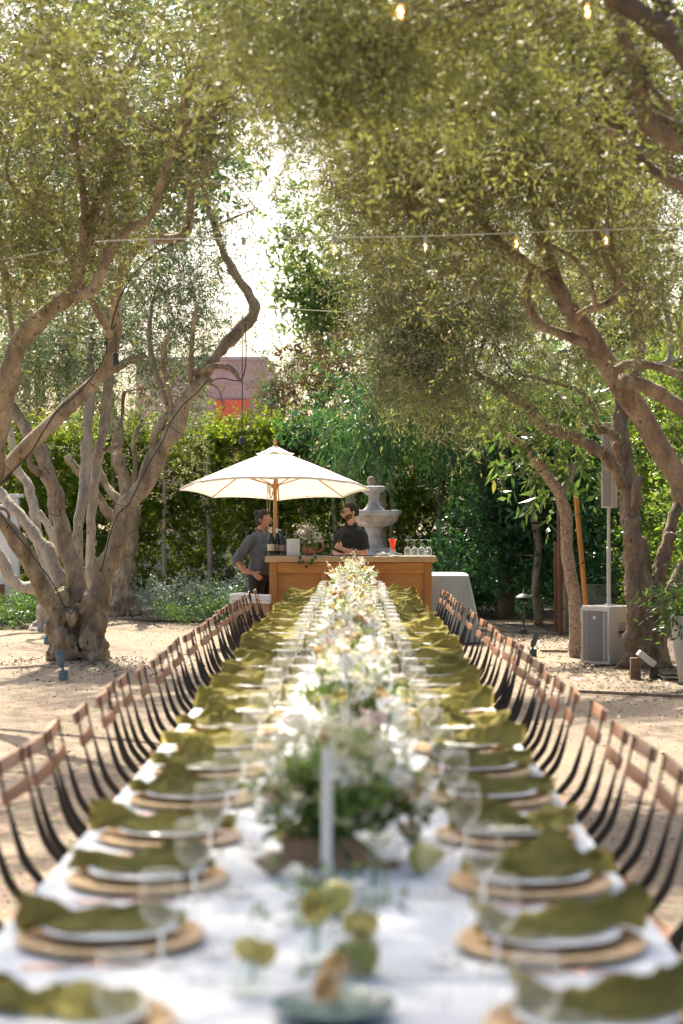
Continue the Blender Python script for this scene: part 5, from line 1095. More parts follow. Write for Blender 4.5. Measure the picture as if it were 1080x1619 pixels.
# --- string lights
wire_m = M('pale_wire', (.55,.53,.46), .6, .05, 5); sock_m = M('bulb_socket', (.35,.34,.30), .5, .1, 5); fil = emit('warm_filament', (1.0,.45,.12), 12)
bulbglass = glassmat('bulb_glass', (1,.97,.9), 1.2)
def string_light(label, ends, bulbs, lit, sag=.0, s=1.0):
    """ends: (px,py,z) pixel points of the cord; bulbs: px positions"""
    pts = [P(*e) for e in ends]; r = empty('string_lights', pts[0]); tag(r, label, 'string lights')
    V, rr = smooth_path(rel(r, pts), [.0045*s]*len(pts), 6); m = MB(); m.tube(V, rr, 5, cap=False); m.build('cord', wire_m, r)
    for i, px in enumerate(bulbs):
        best = min(((a, b) for a, b in zip(V, V[1:])), key=lambda ab: abs(((ab[0]+r.location).x*FPX/(ab[0]+r.location).y+VX)-px)+abs(((ab[1]+r.location).x*FPX/(ab[1]+r.location).y+VX)-px))
        pa = (best[0]+r.location).x*FPX/(best[0]+r.location).y+VX; pb = (best[1]+r.location).x*FPX/(best[1]+r.location).y+VX; f = min(1, max(0, (px-pa)/(pb-pa+1e-6))); p = best[0].lerp(best[1], f)
        m = MB(); m.tube([p+Vector((0,0,.006)), p-Vector((0,0,.055*s))], [.018*s,.020*s], 10); so_ = m.build('socket', sock_m, r)
        m = MB(); m.lathe([(.014*s,0),(.019*s,-.02*s),(.028*s,-.045*s),(.030*s,-.06*s),(.022*s,-.082*s),(.0001,-.09*s)], 14, c=p-Vector((0,0,.05*s))); adopt(m.build('bulb', bulbglass, None), so_)
        if lit[i]: m = MB(); m.tube([p-Vector((.006,0,.07*s)), p-Vector((-.002,0,.095*s)), p-Vector((.004,0,.12*s))], .004*s*(lit[i]), 6); adopt(m.build('filament', fil, None), so_)
string_light('pale cord with six bulbs stretched across the middle between both canopies', [(150,382,11.2),(240,378,11.3),(385,377,11.4),(530,375.5,11.5),(675,373,11.6),(818,368,11.7),(960,363,11.8),(1100,358,11.9)], [239,385,529,673,817,959], [0,.6,.8,1.0,1.3,1.3], s=.72)
string_light('second lower cord with small bulbs behind the hanging olive fringe', [(395,484,24),(440,487,24.2),(553,494,24.8),(655,498,25.2),(757,499,25.6),(900,497,26)], [453,553,655,757], [0,0,.8,.9], s=1.0)
string_light('short cord sloping up to the left edge with one bulb', [(-40,418,14),(40,404,14),(95,393,14.2),(165,376,14.6)], [97], [0], s=.85)
string_light('faint cord crossing behind the left olive limbs', [(-20,565,22),(60,556,22.5),(120,540,23),(190,520,23.4)], [], [])
string_light('blurred overhead cord with two glowing bulbs at the top edge', [(500,-16,7.6),(634,-8,7.8),(780,-12,8.0),(930,-8,8.2),(1085,-14,8.4)], [634,930], [2.6,2.6], s=.75)
string_light('cord with one lit bulb beside the right edge', [(980,470,24),(1064,480,24.2),(1120,478,24.4)], [1064], [1.5])
# pendants
def pendant(label, px, y_top, y_bot, z, r_=8, lh=26):
    a = P(px, y_top, z); b = P(px, y_bot, z); t = empty('pendant_lamp', a); tag(t, label, 'pendant lamp', 'black pendant lamps hung in the olives')
    rr = r_*z/FPX; L_ = lh*z/FPX
    m = MB(); m.tube(rel(t, [a, b+Vector((0,0,L_))]), .006, 5); m.build('cord', black_metal, t)
    m = MB(); m.lathe([(.0001,L_),(rr*.35,L_),(rr*.4,L_*.92),(rr*.95,L_*.82),(rr,L_*.78),(rr,0),(rr*.85,0),(rr*.85,L_*.7),(.0001,L_*.72)], 16, c=rel(t, [b])[0]); m.build('shade', M('dark_bronze', (.035,.03,.028), .5, .1, 6), t)
pendant('small black cylinder lamp hanging against the left olive limb', 183, 525, 577, 15.0, 5, 22)
pendant('dark cylinder lamp on a long cord above the hedge left of the umbrella', 383, 500, 703, 22.0, 4, 14)
pendant('tiny dark lamp hung high in the left canopy', 173, 330, 372, 15.5, 5, 18)
# black cables strapped along the limbs
cab = M('black_cable', (.014,.014,.014), .5, .05, 5)
def cable(label, pts, z, zoff, ties=(), r_=.0065):
    V = [P(px, py, z-zoff) for px, py in pts]; t = empty('cable', V[0]); tag(t, label, 'cable')
    V2, rr = smooth_path(rel(t, V), [r_]*len(V), 5); m = MB(); m.tube(V2, rr, 6); m.build('cord', cab, t)
    for px, py, dx, dy in ties:
        m = MB(); m.tube(rel(t, [P(px-dx, py-dy, z-zoff+.03), P(px, py, z-zoff-.012), P(px+dx, py+dy, z-zoff+.03)]), .004, 5); m.build('strap', cab, t)
cable('black cable strapped along the long limb leaning from lower left', [(0,766),(20,745),(48,716),(70,680),(92,648),(120,625),(150,590),(167,560),(172,530),(184,512)], 15.3, .10, [(10,738,10,10),(90,650,9,8),(143,606,8,8)])
cable('black cable strapped up the right limb of the gnarled olive', [(160,905),(168,870),(176,838),(188,812),(205,795),(222,760),(240,725),(256,700),(270,668),(290,640),(310,622),(330,600)], 20.1, .12, [(196,800,16,4),(280,682,12,8),(212,783,14,8)])
cable('black cable on the lower left limb of the gnarled olive', [(0,812),(30,850),(60,890),(85,925),(100,955),(112,970),(118,960)], 19.7, .10, [(100,957,14,4)])
cable('black cable looping over the trunk crotch and down its front', [(96,815),(88,780),(80,755),(70,740),(60,760)], 20.3, .12, [(84,814,12,3)])
cable('dark cable hanging from the bent branch of the left olive', [(388,512),(389,560),(386,590),(376,602),(350,598),(330,604)], 20.0, .0)
cable('black cable tied round the right olive trunk', [(1030,928),(1050,938),(1068,945),(1085,955)], 19.5, .12)
cable('black cable looping through the upper left olive limbs', [(175,520),(190,470),(215,430),(245,402),(275,385),(292,372),(300,350)], 14.6, .10, [(205,442,7,5),(262,392,6,6)])
# ground power cables by the floodlight
g1 = MB(); V, rr = smooth_path([P(1036,1062,19.0), P(1042,1078,18.6), P(1060,1086,18.4), P(1085,1083,18.4), P(1110,1080,18.4)], [.014]*5, 6)
V = [Vector((p.x, p.y, max(gz(p.x,p.y)+.02, p.z))) for p in V]; g1.tube(V, rr, 6); V, rr = smooth_path([P(1038,1058,19.1), P(1050,1074,18.7), P(1068,1080,18.6), P(1090,1079,18.6)], [.012]*4, 6); g1.tube([Vector((p.x, p.y, max(gz(p.x,p.y)+.035, p.z))) for p in V], rr, 6)
gc = g1.build('cable', cab); tag(gc, 'coil of black power cable on the ground under the floodlight at right', 'cable')

# --- column speaker + subwoofer
sp = empty('subwoofer', (P(946,0,19.85).x+.12, 19.95, gz(2.6,19.9)+.005), R(-47)); tag(sp, 'pale grey subwoofer cabinet with dark grille standing on the ground at right', 'subwoofer')
cab_w = M('speaker_grey_white', (.58,.57,.54), .55, .04, 6, bump=.1, bscale=120); grille = M('speaker_grille', (.20,.195,.20), .5, .12, 60, bump=.8, bscale=160)
SW, SD, SH = .38, .42, .615
m = MB(); m.bbox((0,0,SH/2+.008), (SW,SD,SH-.01), .012); m.build('cabinet', cab_w, sp, sharp=30)
for sx in (-1,1):
    for sy in (-1,1): m = MB(); m.lathe([(.0001,0),(.02,0),(.022,.012),(.0001,.013)], 10, c=(sx*.15,sy*.17,-.002)); m.build('foot', black_metal, sp)
m = MB(); n = 14   # face frame with waisted outer edges
prof = []
for i in range(n+1):
    t = i/n; z_ = .02+t*(SH-.04); wv = .012*(1 if .18 < t < .78 else 0)
    prof.append((SW/2+.006-wv, z_))
vs = [(-x, -SD/2-.012, z_) for x, z_ in prof]+[(x, -SD/2-.012, z_) for x, z_ in prof]+[(-x, -SD/2+.004, z_) for x, z_ in prof]+[(x, -SD/2+.004, z_) for x, z_ in prof]; q = n+1
m.add(vs, [(i, q+i, q+i+1, i+1) for i in range(n)]+[(i, i+1, 2*q+i+1, 2*q+i) for i in range(n)]+[(q+i, 3*q+i, 3*q+i+1, q+i+1) for i in range(n)]+[(0,2*q,3*q,q),(n,q+n,3*q+n,2*q+n)]); m.build('face_frame', cab_w, sp, sharp=30)
m = MB(); m.bbox((0,-SD/2-.013,SH/2), (.215,.008,SH-.09), .003); m.build('grille', grille, sp)
m = MB(); m.bbox((0,-SD/2-.019,SH-.115), (.035,.006,.035), .002); m.build('badge', M('silver_badge', (.75,.75,.74), .3, .03, 5), sp)
fin = MB(); fin.bbox((0,0,0), (.042,.007,.0055), .001); finm = fin.mesh('fin', cab_w)
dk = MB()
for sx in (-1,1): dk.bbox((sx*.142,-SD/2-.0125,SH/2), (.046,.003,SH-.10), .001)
dk.build('port_shade', M('speaker_shadow_grey', (.12,.12,.12), .8, .05, 5), sp)  # flat dark strips: shade of the slots between the fins, put in as colour
for sx in (-1,1):
    for k in range(36):
        o = link(bpy.data.objects.new('fin', finm)); adopt(o, sp); o.location = (sx*.142, -SD/2-.016, .062+k*(SH-.125)/35)
m = MB(); m.bbox((SW/2+.001,.0,SH*.60), (.006,.13,.16), .003); m.build('handle_recess', M('speaker_handle_grey', (.36,.36,.35), .6, .05, 5), sp)
m = MB(); m.tube([(SW/2+.01,-.08,SH*.57),(SW/2+.018,0,SH*.57),(SW/2+.01,.08,SH*.57)], .009, 8); m.build('handle_bar', black_metal, sp)
px0 = P(963,0,19.95).x
cs = empty('column_speaker', (px0, 19.97, sp.location.z+SH+.003), R(-30)); tag(cs, 'tall slim pale column loudspeaker on a pole above the subwoofer', 'loudspeaker')
zz = lambda py: CAMZ+(VY-py)*19.97/FPX-cs.location.z
m = MB(); m.tube([(0,0,0),(0,0,zz(870))], .022, 14); m.tube([(0,0,zz(872)),(0,0,zz(800))], .017, 14); m.lathe([(.0001,0),(.05,0),(.05,.012),(.024,.02)], 16); m.lathe([(.024,zz(872)),(.027,zz(871)),(.027,zz(866)),(.018,zz(865))], 14); m.tube([(.02,0,zz(869)),(.05,-.01,zz(869))], .008, 8); m.build('pole', cab_w, cs)
for px_, a_, b_ in ((0, 803, 742), (1, 741, 668)):
    m = MB(); m.bbox((0,.02,(zz(a_)+zz(b_))/2), (.130,.13,zz(b_)-zz(a_)), .006); m.build('column_body', cab_w, cs, sharp=30)
    m = MB(); m.bbox((0,-.049,(zz(a_)+zz(b_))/2), (.085,.008,zz(b_)-zz(a_)-.03), .002); m.build('column_grille', M('column_grille', (.30,.29,.28), .5, .1, 60, bump=.8, bscale=160), cs)
f2 = MB(); f2.bbox((0,0,0), (.018,.012,.006), .001); f2m = f2.mesh('fin', cab_w)
for sx in (-1,1):
    for k in range(62):
        o = link(bpy.data.objects.new('fin', f2m)); adopt(o, cs); o.location = (sx*.055, -.050, zz(801)+k*(zz(670)-zz(801))/61)

# --- path lights, uplights, floodlight, pots
def path_light(px, py_base, py_top, label):
    z = (CAMZ-gz(0,0))*FPX/(py_base-VY); z = CAMZ*FPX/(py_base-VY); x = (px-VX)*z/FPX; h = (py_base-py_top)*z/FPX
    t = empty('path_light', (x, z, 0.02)); tag(t, label, 'path light', 'hooded bronze path lights'); br = M('verdigris_bronze', (.06,.075,.07), .6, .3, 12)
    m = MB(); m.tube([(0,0,0),(0,0,h*.9)], .014, 10); m.lathe([(.0001,0),(.05,0),(.05,.07),(.02,.08)], 12); m.build('post', br, t)
    m = MB(); m.lathe([(.035,h*.78),(.035,h*.86),(.10,h*.87),(.115,h*.855),(.09,h*.90),(.02,h*.95),(.012,h*.985),(.0001,h)], 18); m.lathe([(.05,h*.80),(.085,h*.785),(.05,h*.83)], 18); m.build('hood', br, t)
path_light(828, 1005, 937, 'hooded bronze path light nearer the camera, right of the other')
path_light(796, 978, 917, 'hooded bronze path light farther back by the dark shrub')
blue_m = M('weathered_blue_metal', (.10,.17,.20), .6, .2, 10, col2=(.17,.25,.28))
def uplight(px, py, z, label, s=1.0, mat=blue_m, lean=.25):
    p = P(px, py, z); t = empty('uplight', (p.x, p.y, gz(p.x,p.y))); tag(t, label, 'uplight')
    m = MB(); m.lathe([(.0001,0),(.045*s,0),(.048*s,.01),(.048*s,.085*s),(.04*s,.095*s),(.0001,.096*s)], 14); m.build('base', mat, t)
    m = MB(); m.tube([(0,0,.09*s),(-.01*s,0,.125*s)], .014*s, 8); m.build('bracket', mat, t)
    m = MB(); d = Vector((-lean, .15, 1)).normalized(); a = Vector((-.012*s,0,.12*s)); m.tube([a, a+d*.03*s, a+d*.12*s, a+d*.17*s], [.02*s,.034*s,.038*s,.043*s], 12); m.build('lamp_head', mat, t)
uplight(100, 1088, 18.6, 'weathered blue spotlight on the ground before the gnarled trunk', 1.0)
uplight(75, 1013, 24.2, 'farther blue spotlight left of the gnarled trunk', 1.0, lean=-.1)
uplight(843, 1030, 22.0, 'small dark ground spotlight between chairs and young tree', .9, mat=M('dark_verdigris', (.05,.065,.06), .6, .2, 10), lean=-.35)
fl_ = empty('floodlight', (P(1008,0,18.6).x, 18.6, gz(2.8,18.6))); tag(fl_, 'tilted white floodlight on a rusty post at the base of the right olive', 'floodlight')
m = MB(); m.bbox((-.02,0,.10), (.10,.07,.22), .006); m.build('post', M('rusty_metal', (.16,.10,.07), .8, .3, 20), fl_)
m = MB(); m.bbox((.09,.02,.20), (.20,.13,.06), .008, Matrix.Rotation(R(38), 3, 'Y')); m.build('lamp_head', M('flood_white', (.6,.6,.57), .5, .08, 8), fl_)
m = MB(); m.bbox((.16,.02,.06), (.08,.07,.12), .006); m.build('junction_box', M('dark_box', (.05,.045,.04), .6, .2, 10), fl_)
def pot(x, y, r0, r1, h, label, mat, plant=None, L=.14, W=.03, n=20, rust=False):
    t = empty('planter', (x, y, gz(x,y))); tag(t, label, 'planter'); m = MB(); m.lathe([(.0001,0),(r0*.9,0),(r0,.02),((r0+r1)/2*1.03,h*.5),(r1,h*.97),(r1,h),(r1*.92,h),(r1*.9,h*.9),(.0001,h*.88)], 36); m.build('pot', mat, t)
    if plant:
        a = cloud([((0,0,h+.12), (r1*.9,r1*.9,.18), n)], twigs=10, per_twig=10, clump_r=.08, twig_len=.32, L=L, W=W, droop=.35, up=.35); adopt(link(bpy.data.objects.new('foliage', leaf_mesh('foliage', *a, plant))), t)
    return t
conc = M('pale_concrete', (.40,.40,.38), .8, .12, 6, bump=.3)
pot(P(1105,0,18.2).x, 18.2, .19, .27, .66, 'tall tapered concrete planter with leafy plant at the right edge', conc, low_leaf, n=26, L=.08, W=.02)
pot(P(930,0,27).x, 27.0, .36, .42, .68, 'large round grey planter behind the stakes', M('grey_pot', (.22,.22,.20), .8, .15, 6, bump=.3), green_leaf, n=16)
# white sign panel at far left
sg = empty('sign_panel', (P(0,0,29).x, 29.2, 0)); tag(sg, 'tall white sign panel with dark round emblem at the far left', 'sign')
hs_ = CAMZ+(VY-797)*29/FPX; m = MB(); m.bbox((-.3,0,hs_/2), (.95,.06,hs_), .01); m.build('panel', wp, sg); m = MB(); m.bbox((.21,-.02,hs_/2+.06), (.10,.16,hs_+.12), .01); m.bbox((.20,-.02,hs_+.13), (.24,.2,.05), .006); m.build('post', M('blue_white_post', (.55,.60,.62), .6, .06, 5), sg)
m = MB(); seg = 40; c_ = Vector((-.02,-.034,CAMZ+(VY-817)*29/FPX)); R0, R1 = .105, .15; vs = []
for k in range(seg+1):
    a = R(40)+R(290)*k/seg*0+2*math.pi*k/seg
    for rr3 in (R0, R1):
        for yy in (0, -.006): vs.append(c_+Vector((rr3*math.cos(a)-.0, yy, rr3*math.sin(a))))
m.add(vs, [(k*4+i, k*4+j, (k+1)*4+j, (k+1)*4+i) for k in range(seg) for i, j in ((0,1),(1,3),(3,2),(2,0))]); m.build('emblem_ring', M('emblem_brown', (.12,.09,.07), .6, .1, 5), sg)
m = MB(); m.bbox((-.12,-.12,.35), (.42,.14,.5), .02); bsk = m.build('wicker_basket', M('brown_wicker', (.16,.09,.055), .8, .3, 40, bump=.8)); bsk.location = (sg.location.x, 29.0, 0); tag(bsk, 'brown woven box before the white sign at far left', 'basket')

# --- building beyond the hedge
bd = empty('building', (P(300,0,60).x, 60, 0)); tag(bd, 'flat mauve building with a red band seen over the hedge', 'building')
zt_ = CAMZ+(VY-570)*60/FPX; zr_ = CAMZ+(VY-632)*60/FPX; xa, xb = P(215,0,60).x-bd.location.x, P(421,0,60).x-bd.location.x
m = MB(); m.bbox(((xa+xb)/2, 4, zt_/2), (xb-xa, 8, zt_), .03); m.build('wall', M('mauve_brick', (.50,.34,.35), .85, .12, 2, bump=.3, world_co=True), bd)
m = MB(); m.bbox(((xa+xb)/2, 4, zt_+.06), (xb-xa+.12, 8.1, .12), .02); m.build('parapet', M('grey_coping', (.42,.38,.40), .8, .1, 3), bd)
m = MB(); m.bbox((P(368,0,60).x-bd.location.x, -.06, (zr_+4.5)/2), (1.06, .1, zr_-4.5), .02); m.build('red_panel', M('red_orange_paint', (.75,.15,.09), .7, .08, 3), bd)
for k in range(5): m = MB(); m.bbox(((xa+xb)/2, -.012, zt_-.35-k*.42), (xb-xa-.05, .02, .035), .004); m.build('course_line', M('mauve_joint', (.50,.34,.35), .9, .1, 3), bd)
gw = MB(); gw.bbox((0,36.4,.65), (26,.25,1.3), .02); g_ = gw.build('backdrop_wall', M('white_stucco', (.70,.68,.63), .85, .06, 3, bump=.2, world_co=True)); tag(g_, 'low pale wall added as a bright backdrop behind the hedge', 'wall')  # added wall, gives bright gaps in the hedge
# ------------------------------------------------------------------ people
skin_m = M('skin', (.60,.34,.24), .5, .08, 10, spec=.4); skin_w = M('skin_tan', (.50,.26,.165), .5, .08, 10, spec=.4)
lip_m = M('lip', (.40,.14,.12), .5, .05, 10); eye_w = M('eye_white', (.75,.73,.70), .3, .02, 5); eye_d = M('iris', (.06,.03,.02), .2, .05, 5)
hair_m = M('dark_hair', (.010,.007,.005), .55, .4, 60, bump=.8, bscale=90, stretch=(1,1,.2)); beard_m = M('beard', (.13,.075,.05), .8, .4, 90, bump=.8)
def fuse(m, name, mat, parent, voxel, smooth=2, disp=0, dscale=9):
    o = m.build(name, mat, parent, sharp=None); md = o.modifiers.new('r', 'REMESH'); md.mode = 'VOXEL'; md.voxel_size = voxel
    sm = o.modifiers.new('s', 'SMOOTH'); sm.iterations = smooth; bpy.context.view_layer.update()
    me = bpy.data.meshes.new_from_object(o.evaluated_get(bpy.context.evaluated_depsgraph_get())); o.modifiers.clear(); me.materials.clear(); me.materials.append(mat)
    me.polygons.foreach_set('use_smooth', [True]*len(me.polygons))
    if disp:
        for v in me.vertices:
            q = Vector((v.co.x*dscale, v.co.y*dscale, v.co.z*dscale*.6)); v.co += v.normal*disp*(noise.noise(q)+.5*noise.noise(q*2.7))
    me.update(); o.data = me; return o
def hand(m, w, d, up, curl=.6, s=1.0, side=1):
    """palm, four unequal bent fingers and a thumb leaving the palm's side; d = pointing direction, up = back of the hand"""
    d = Vector(d).normalized(); up = Vector(up); up = (up-d*up.dot(d)).normalized(); rt = d.cross(up)*side; w = Vector(w)
    m.tube([w-d*.01, w+d*.03*s, w+d*.075*s, w+d*.09*s], [(.016*s,.024*s),(.015*s,.036*s),(.013*s,.042*s),(.010*s,.038*s)], 12, ref=up)
    for k, (o_, L_) in enumerate(((-.030,.066),(-.010,.076),(.011,.072),(.030,.055))):
        b = w+d*.078*s+rt*o_*s; a1 = curl*.5; a2 = curl*1.2; a3 = curl*1.7; L_ *= s
        p1 = b+(d*math.cos(a1)-up*math.sin(a1))*L_*.45+rt*o_*.10; p2 = p1+(d*math.cos(a2)-up*math.sin(a2))*L_*.32; p3 = p2+(d*math.cos(a3)-up*math.sin(a3))*L_*.23
        m.tube([b-d*.02*s, b, p1, p2, p3], [.0105*s,.0105*s,.0095*s,.0088*s,.0072*s], 8); m.ball(p3, .0074*s, 8, 5)
    b = w+d*.025*s-rt*.026*s; t1 = b+(d*.65-rt*.7-up*.15).normalized()*.042*s; t2 = t1+(d*.9-rt*.25-up*.3*curl).normalized()*.034*s
    m.tube([b, t1, t2], [.0135*s,.0115*s,.0085*s], 8); m.ball(t2, .0086*s, 8, 5)
def head(m, c, rot, s=1.0):
    """skull, jaw, brow, nose, ears; looks along local -Y"""
    n, k2 = 28, 20; vs = []
    for i in range(k2+1):
        ph = math.pi*i/k2; z = -math.cos(ph); r = max(1e-3, math.sin(ph))
        for k in range(n):
            a = 2*math.pi*k/n; x = r*math.cos(a); y = r*math.sin(a); f = max(0, -y)
            X = x*.076; Y = y*.096; Zz = z*.118
            if z < 0: X *= 1-.33*(-z)**1.3; Y = Y*(1-.30*(-z)**1.5 if y > 0 else 1-.12*(-z)**3)
            if z < -.2 and y > 0: Zz *= 1-.28*y
            if y < 0: Y -= .004*math.exp(-((z-.22)/.10)**2); Y += .007*math.exp(-((z-.04)/.10)**2)*math.exp(-((abs(x)-.38)/.18)**2); Y -= .008*math.exp(-((z+.80)/.14)**2)*math.exp(-(x/.5)**2); Y -= .004*math.exp(-((z+.45)/.12)**2)*math.exp(-(x/.4)**2)
            vs.append(Vector(c)+rot @ (Vector((X, Y, Zz))*s))
    m.add(vs, [(i*n+k, i*n+(k+1)%n, (i+1)*n+(k+1)%n, (i+1)*n+k) for i in range(k2) for k in range(n)])
    q = lambda x, y, z: Vector(c)+rot @ (Vector((x, y, z))*s)
    m.tube([q(0,-.094,.022), q(0,-.105,-.002), q(0,-.116,-.026)], [.009*s,.011*s,.014*s], 10); m.ball(q(0,-.117,-.026), .012*s, 10, 8); 
    for sx in (-1,1): m.ball(q(sx*.010,-.105,-.031), .009*s, 8, 6); m.ball(q(sx*.078,.012,-.005), .028*s, 10, 8, sc=(.35,.62,1.05), rot=rot)
    m.tube([q(-.022,-.093,-.056), q(0,-.100,-.055), q(.022,-.093,-.056)], [.005*s,.008*s,.005*s], 8)
    return q
def face_bits(root, q, rot, s=1.0):
    for sx in (-1,1):
        m = MB(); m.ball(q(sx*.031,-.0790,.012), .0122*s, 12, 8); e = m.build('eye', eye_w, root); m = MB(); m.ball(q(sx*.031,-.0872,.012), .0062*s, 10, 6); adopt(m.build('iris', eye_d), e)
        m = MB(); m.tube([q(sx*.014,-.099,.030), q(sx*.032,-.098,.036), q(sx*.052,-.086,.030)], [.0035*s,.0045*s,.0025*s], 6); m.build('eyebrow', hair_m, root)
    m = MB(); m.tube([q(-.021,-.0945,-.056), q(0,-.1045,-.0525), q(.021,-.0945,-.056)], [.002*s,.004*s,.002*s], 8); m.tube([q(-.018,-.0945,-.060), q(0,-.104,-.062), q(.018,-.0945,-.060)], [.002*s,.005*s,.002*s], 8); m.build('lips', lip_m, root)
def hair_cap(root, c, rot, s, mat, name='hair', grow=.007, low=-.15, front=.42, extra=None):
    m = MB(); n, k2 = 30, 16; vs = []
    for i in range(k2+1):
        for k in range(n):
            a = 2*math.pi*k/n; y = math.sin(a); lim = low+(front-low)*max(0, min(1, (-y+.12)/.55)); z = 1-(1-lim)*(i/k2); z = max(-1, z); r = math.sqrt(max(0, 1-z*z)); g = 1.0
            X = r*math.cos(a)*(.076+grow*g); Y = r*y*(.096+grow*g); Zz = z*(.118+grow)
            if z < 0: X *= 1-.2*(-z)**1.3
            j = 1+.012*noise.noise(Vector((a*4, z*6, 0))); vs.append(Vector(c)+rot @ (Vector((X*j, Y*j, Zz))*s))
    m.add(vs, [(i*n+k, i*n+(k+1)%n, (i+1)*n+(k+1)%n, (i+1)*n+k) for i in range(k2) for k in range(n)])
    inner = [Vector(c)+(v-Vector(c))*.93 for v in vs[-n:]]; m.add(vs[-n:]+inner, [(k, (k+1)%n, n+(k+1)%n, n+k) for k in range(n)])
    if extra: extra(m)
    return m.build(name, mat, root, sharp=None)
def torso(m, g=0, w=1.0, d=1.0, top=1.50, bot=.86, belly=0, z0=0):
    prof = [(.86,.165,.115,0),(.95,.175,.122,0),(1.06,.155,.112,-.005),(1.16,.162,.115,-.008),(1.28,.178,.122,-.008),(1.38,.182,.115,0),(1.44,.165,.095,.008),(1.475,.125,.075,.012),(1.50,.075,.062,.012)]
    P_ = [(z, hw, hd, y) for z, hw, hd, y in prof if bot-1e-6 <= z <= top+1e-6]
    m.tube([(0, y-belly*math.exp(-((z-1.1)/.12)**2)*.5, z+z0) for z, hw, hd, y in P_], [((hd+g)*d+belly*math.exp(-((z-1.1)/.12)**2)*.5, (hw+g)*w) for z, hw, hd, y in P_], 24, ref=(0,1,0))
def legs(m, g=0, w=1.0, z0=0):
    for sx in (-1,1): m.tube([(sx*.085*w,0,.93+z0),(sx*.09*w,-.005,.75+z0),(sx*.095,.0,.50+z0*.5),(sx*.10,.015,.30),(sx*.10,.02,.08)], [.095*w+g,.085*w+g,.058+g,.052+g,.038+g], 14)
def person(label, loc, rz, S, zoff): 
    r = empty('person', loc, rz); r.scale = (S,S,S); tag(r, label, 'person'); return r
def feet(root):
    for sx in (-1,1):
        m = MB(); m.tube([(sx*.10,.05,.03),(sx*.10,.0,.045),(sx*.105,-.10,.035),(sx*.11,-.18,.022)], [.035,.045,.042,.026], 12); m.ball((sx*.10,.04,.035), .04, 10, 8); m.build('shoe', black_metal, root, sharp=None)
# man with crossed arms
man = person('bearded man in black shirt and sunglasses, arms crossed, standing behind the bar', (P(556,0,24.75).x, 24.75, .0), R(-22), 1.0, 0)
hr = Matrix.Rotation(R(-52), 3, 'Z') @ Matrix.Rotation(R(3), 3, 'X'); hc = Vector((-.012,-.005,1.675)); m = MB()
torso(m); m.tube([(0,.015,1.46),(0,.010,1.53),(-.006,.0,1.60)], [.062,.058,.058], 16); q = head(m, hc, hr, 1.07)
aL = [(.135,.0,1.41),(.178,-.01,1.33),(.205,-.05,1.15),(.09,-.185,1.145),(-.05,-.205,1.20)]; aR = [(-.135,.0,1.41),(-.178,-.01,1.33),(-.205,-.05,1.14),(-.09,-.175,1.11),(.05,-.225,1.115)]
for a in (aL, aR): m.tube(a, [.055,.053,.044,.040,.027], 12); m.ball(a[2], .042, 10, 8)
hand(m, (.05,-.225,1.115), (.9,-.1,.42), (.1,-1,.1), .9, 1.0, 1); hand(m, (-.05,-.205,1.20), (-.85,.1,.45), (0,-1,.2), .9, 1.0, -1)
legs(m); fuse(m, 'body', skin_m, man, .006, 2); face_bits(man, q, hr, 1.07)
m = MB(); torso(m, .012, top=1.50, bot=.86); 
for a in (aL, aR): A = [Vector(p) for p in a]; m.tube([A[0], A[1], A[1].lerp(A[2], .55), A[1].lerp(A[2], .82)], [.062,.064,.060,.064], 14)
m.tube([(0,.012,1.45),(0,.012,1.51)], [.085,.066], 16)
fuse(m, 'shirt', M('black_shirt', (.016,.019,.019), .8, .2, 12, bump=.4, bscale=50), man, .009, 3, .012, 14)
m = MB()
for sx in (-1,1): m.add([(sx*.008,-.080,1.475),(sx*.062,-.045,1.535),(sx*.075,-.055,1.50),(sx*.045,-.098,1.440),(sx*.008,-.088,1.468),(sx*.062,-.052,1.528),(sx*.078,-.062,1.492),(sx*.047,-.107,1.432)], [(0,1,2,3),(4,7,6,5),(0,4,5,1),(1,5,6,2),(2,6,7,3),(3,7,4,0)])
m.tube([(-.062,-.04,1.525),(-.068,.02,1.53),(0,.075,1.535),(.068,.02,1.53),(.062,-.04,1.525)], .012, 8); m.build('collar', MATS['black_shirt'], man)
m = MB()
for k in range(4): m.ball((0.0,-.135-.0*k,1.40-k*.085), .006, 8, 5)
m.build('button', M('grey_button', (.12,.12,.12), .4, .05, 5), man)
m = MB(); legs(m, .014); torso(m, .008, top=.95, bot=.86); fuse(m, 'trousers', M('black_trousers', (.015,.015,.017), .8, .1, 12), man, .012, 2); feet(man)
hair_cap(man, hc, hr, 1.07, hair_m, grow=.009, low=-.42, front=.50)
m = MB(); n, k2 = 26, 8; vs = []
for i in range(k2+1):
    for k in range(n):
        a = math.pi+math.pi*(k/(n-1))*1.0; x, y = math.cos(a), math.sin(a); z = -.40-.60*(i/k2)+(.22*(min(1,abs(x)*1.15))**3)
        if abs(x) < .42: z = min(z, -.50)
        z = max(z, -1); r = math.sqrt(max(0.0, 1-z*z)); X = r*x*.0805*(1-.30*(-z)**1.3); Y = r*y*.1015*(1-.1*(-z)**3); Y -= .009*math.exp(-((z+.80)/.14)**2)*math.exp(-(x/.5)**2)+.003*math.exp(-((z+.45)/.12)**2)*math.exp(-(x/.4)**2)
        if abs(x) < .30 and -.56 < z < -.40: Y += .012
        vs.append(hc+hr @ (Vector((X, Y, z*.119))*1.07))
m.add(vs, [(i*n+k, i*n+k+1, (i+1)*n+k+1, (i+1)*n+k) for i in range(k2) for k in range(n-1)]); m.build('beard', beard_m, man, sharp=None)
gl = MB(); fr_m = M('sunglass_frame', (.10,.05,.03), .3, .1, 5)
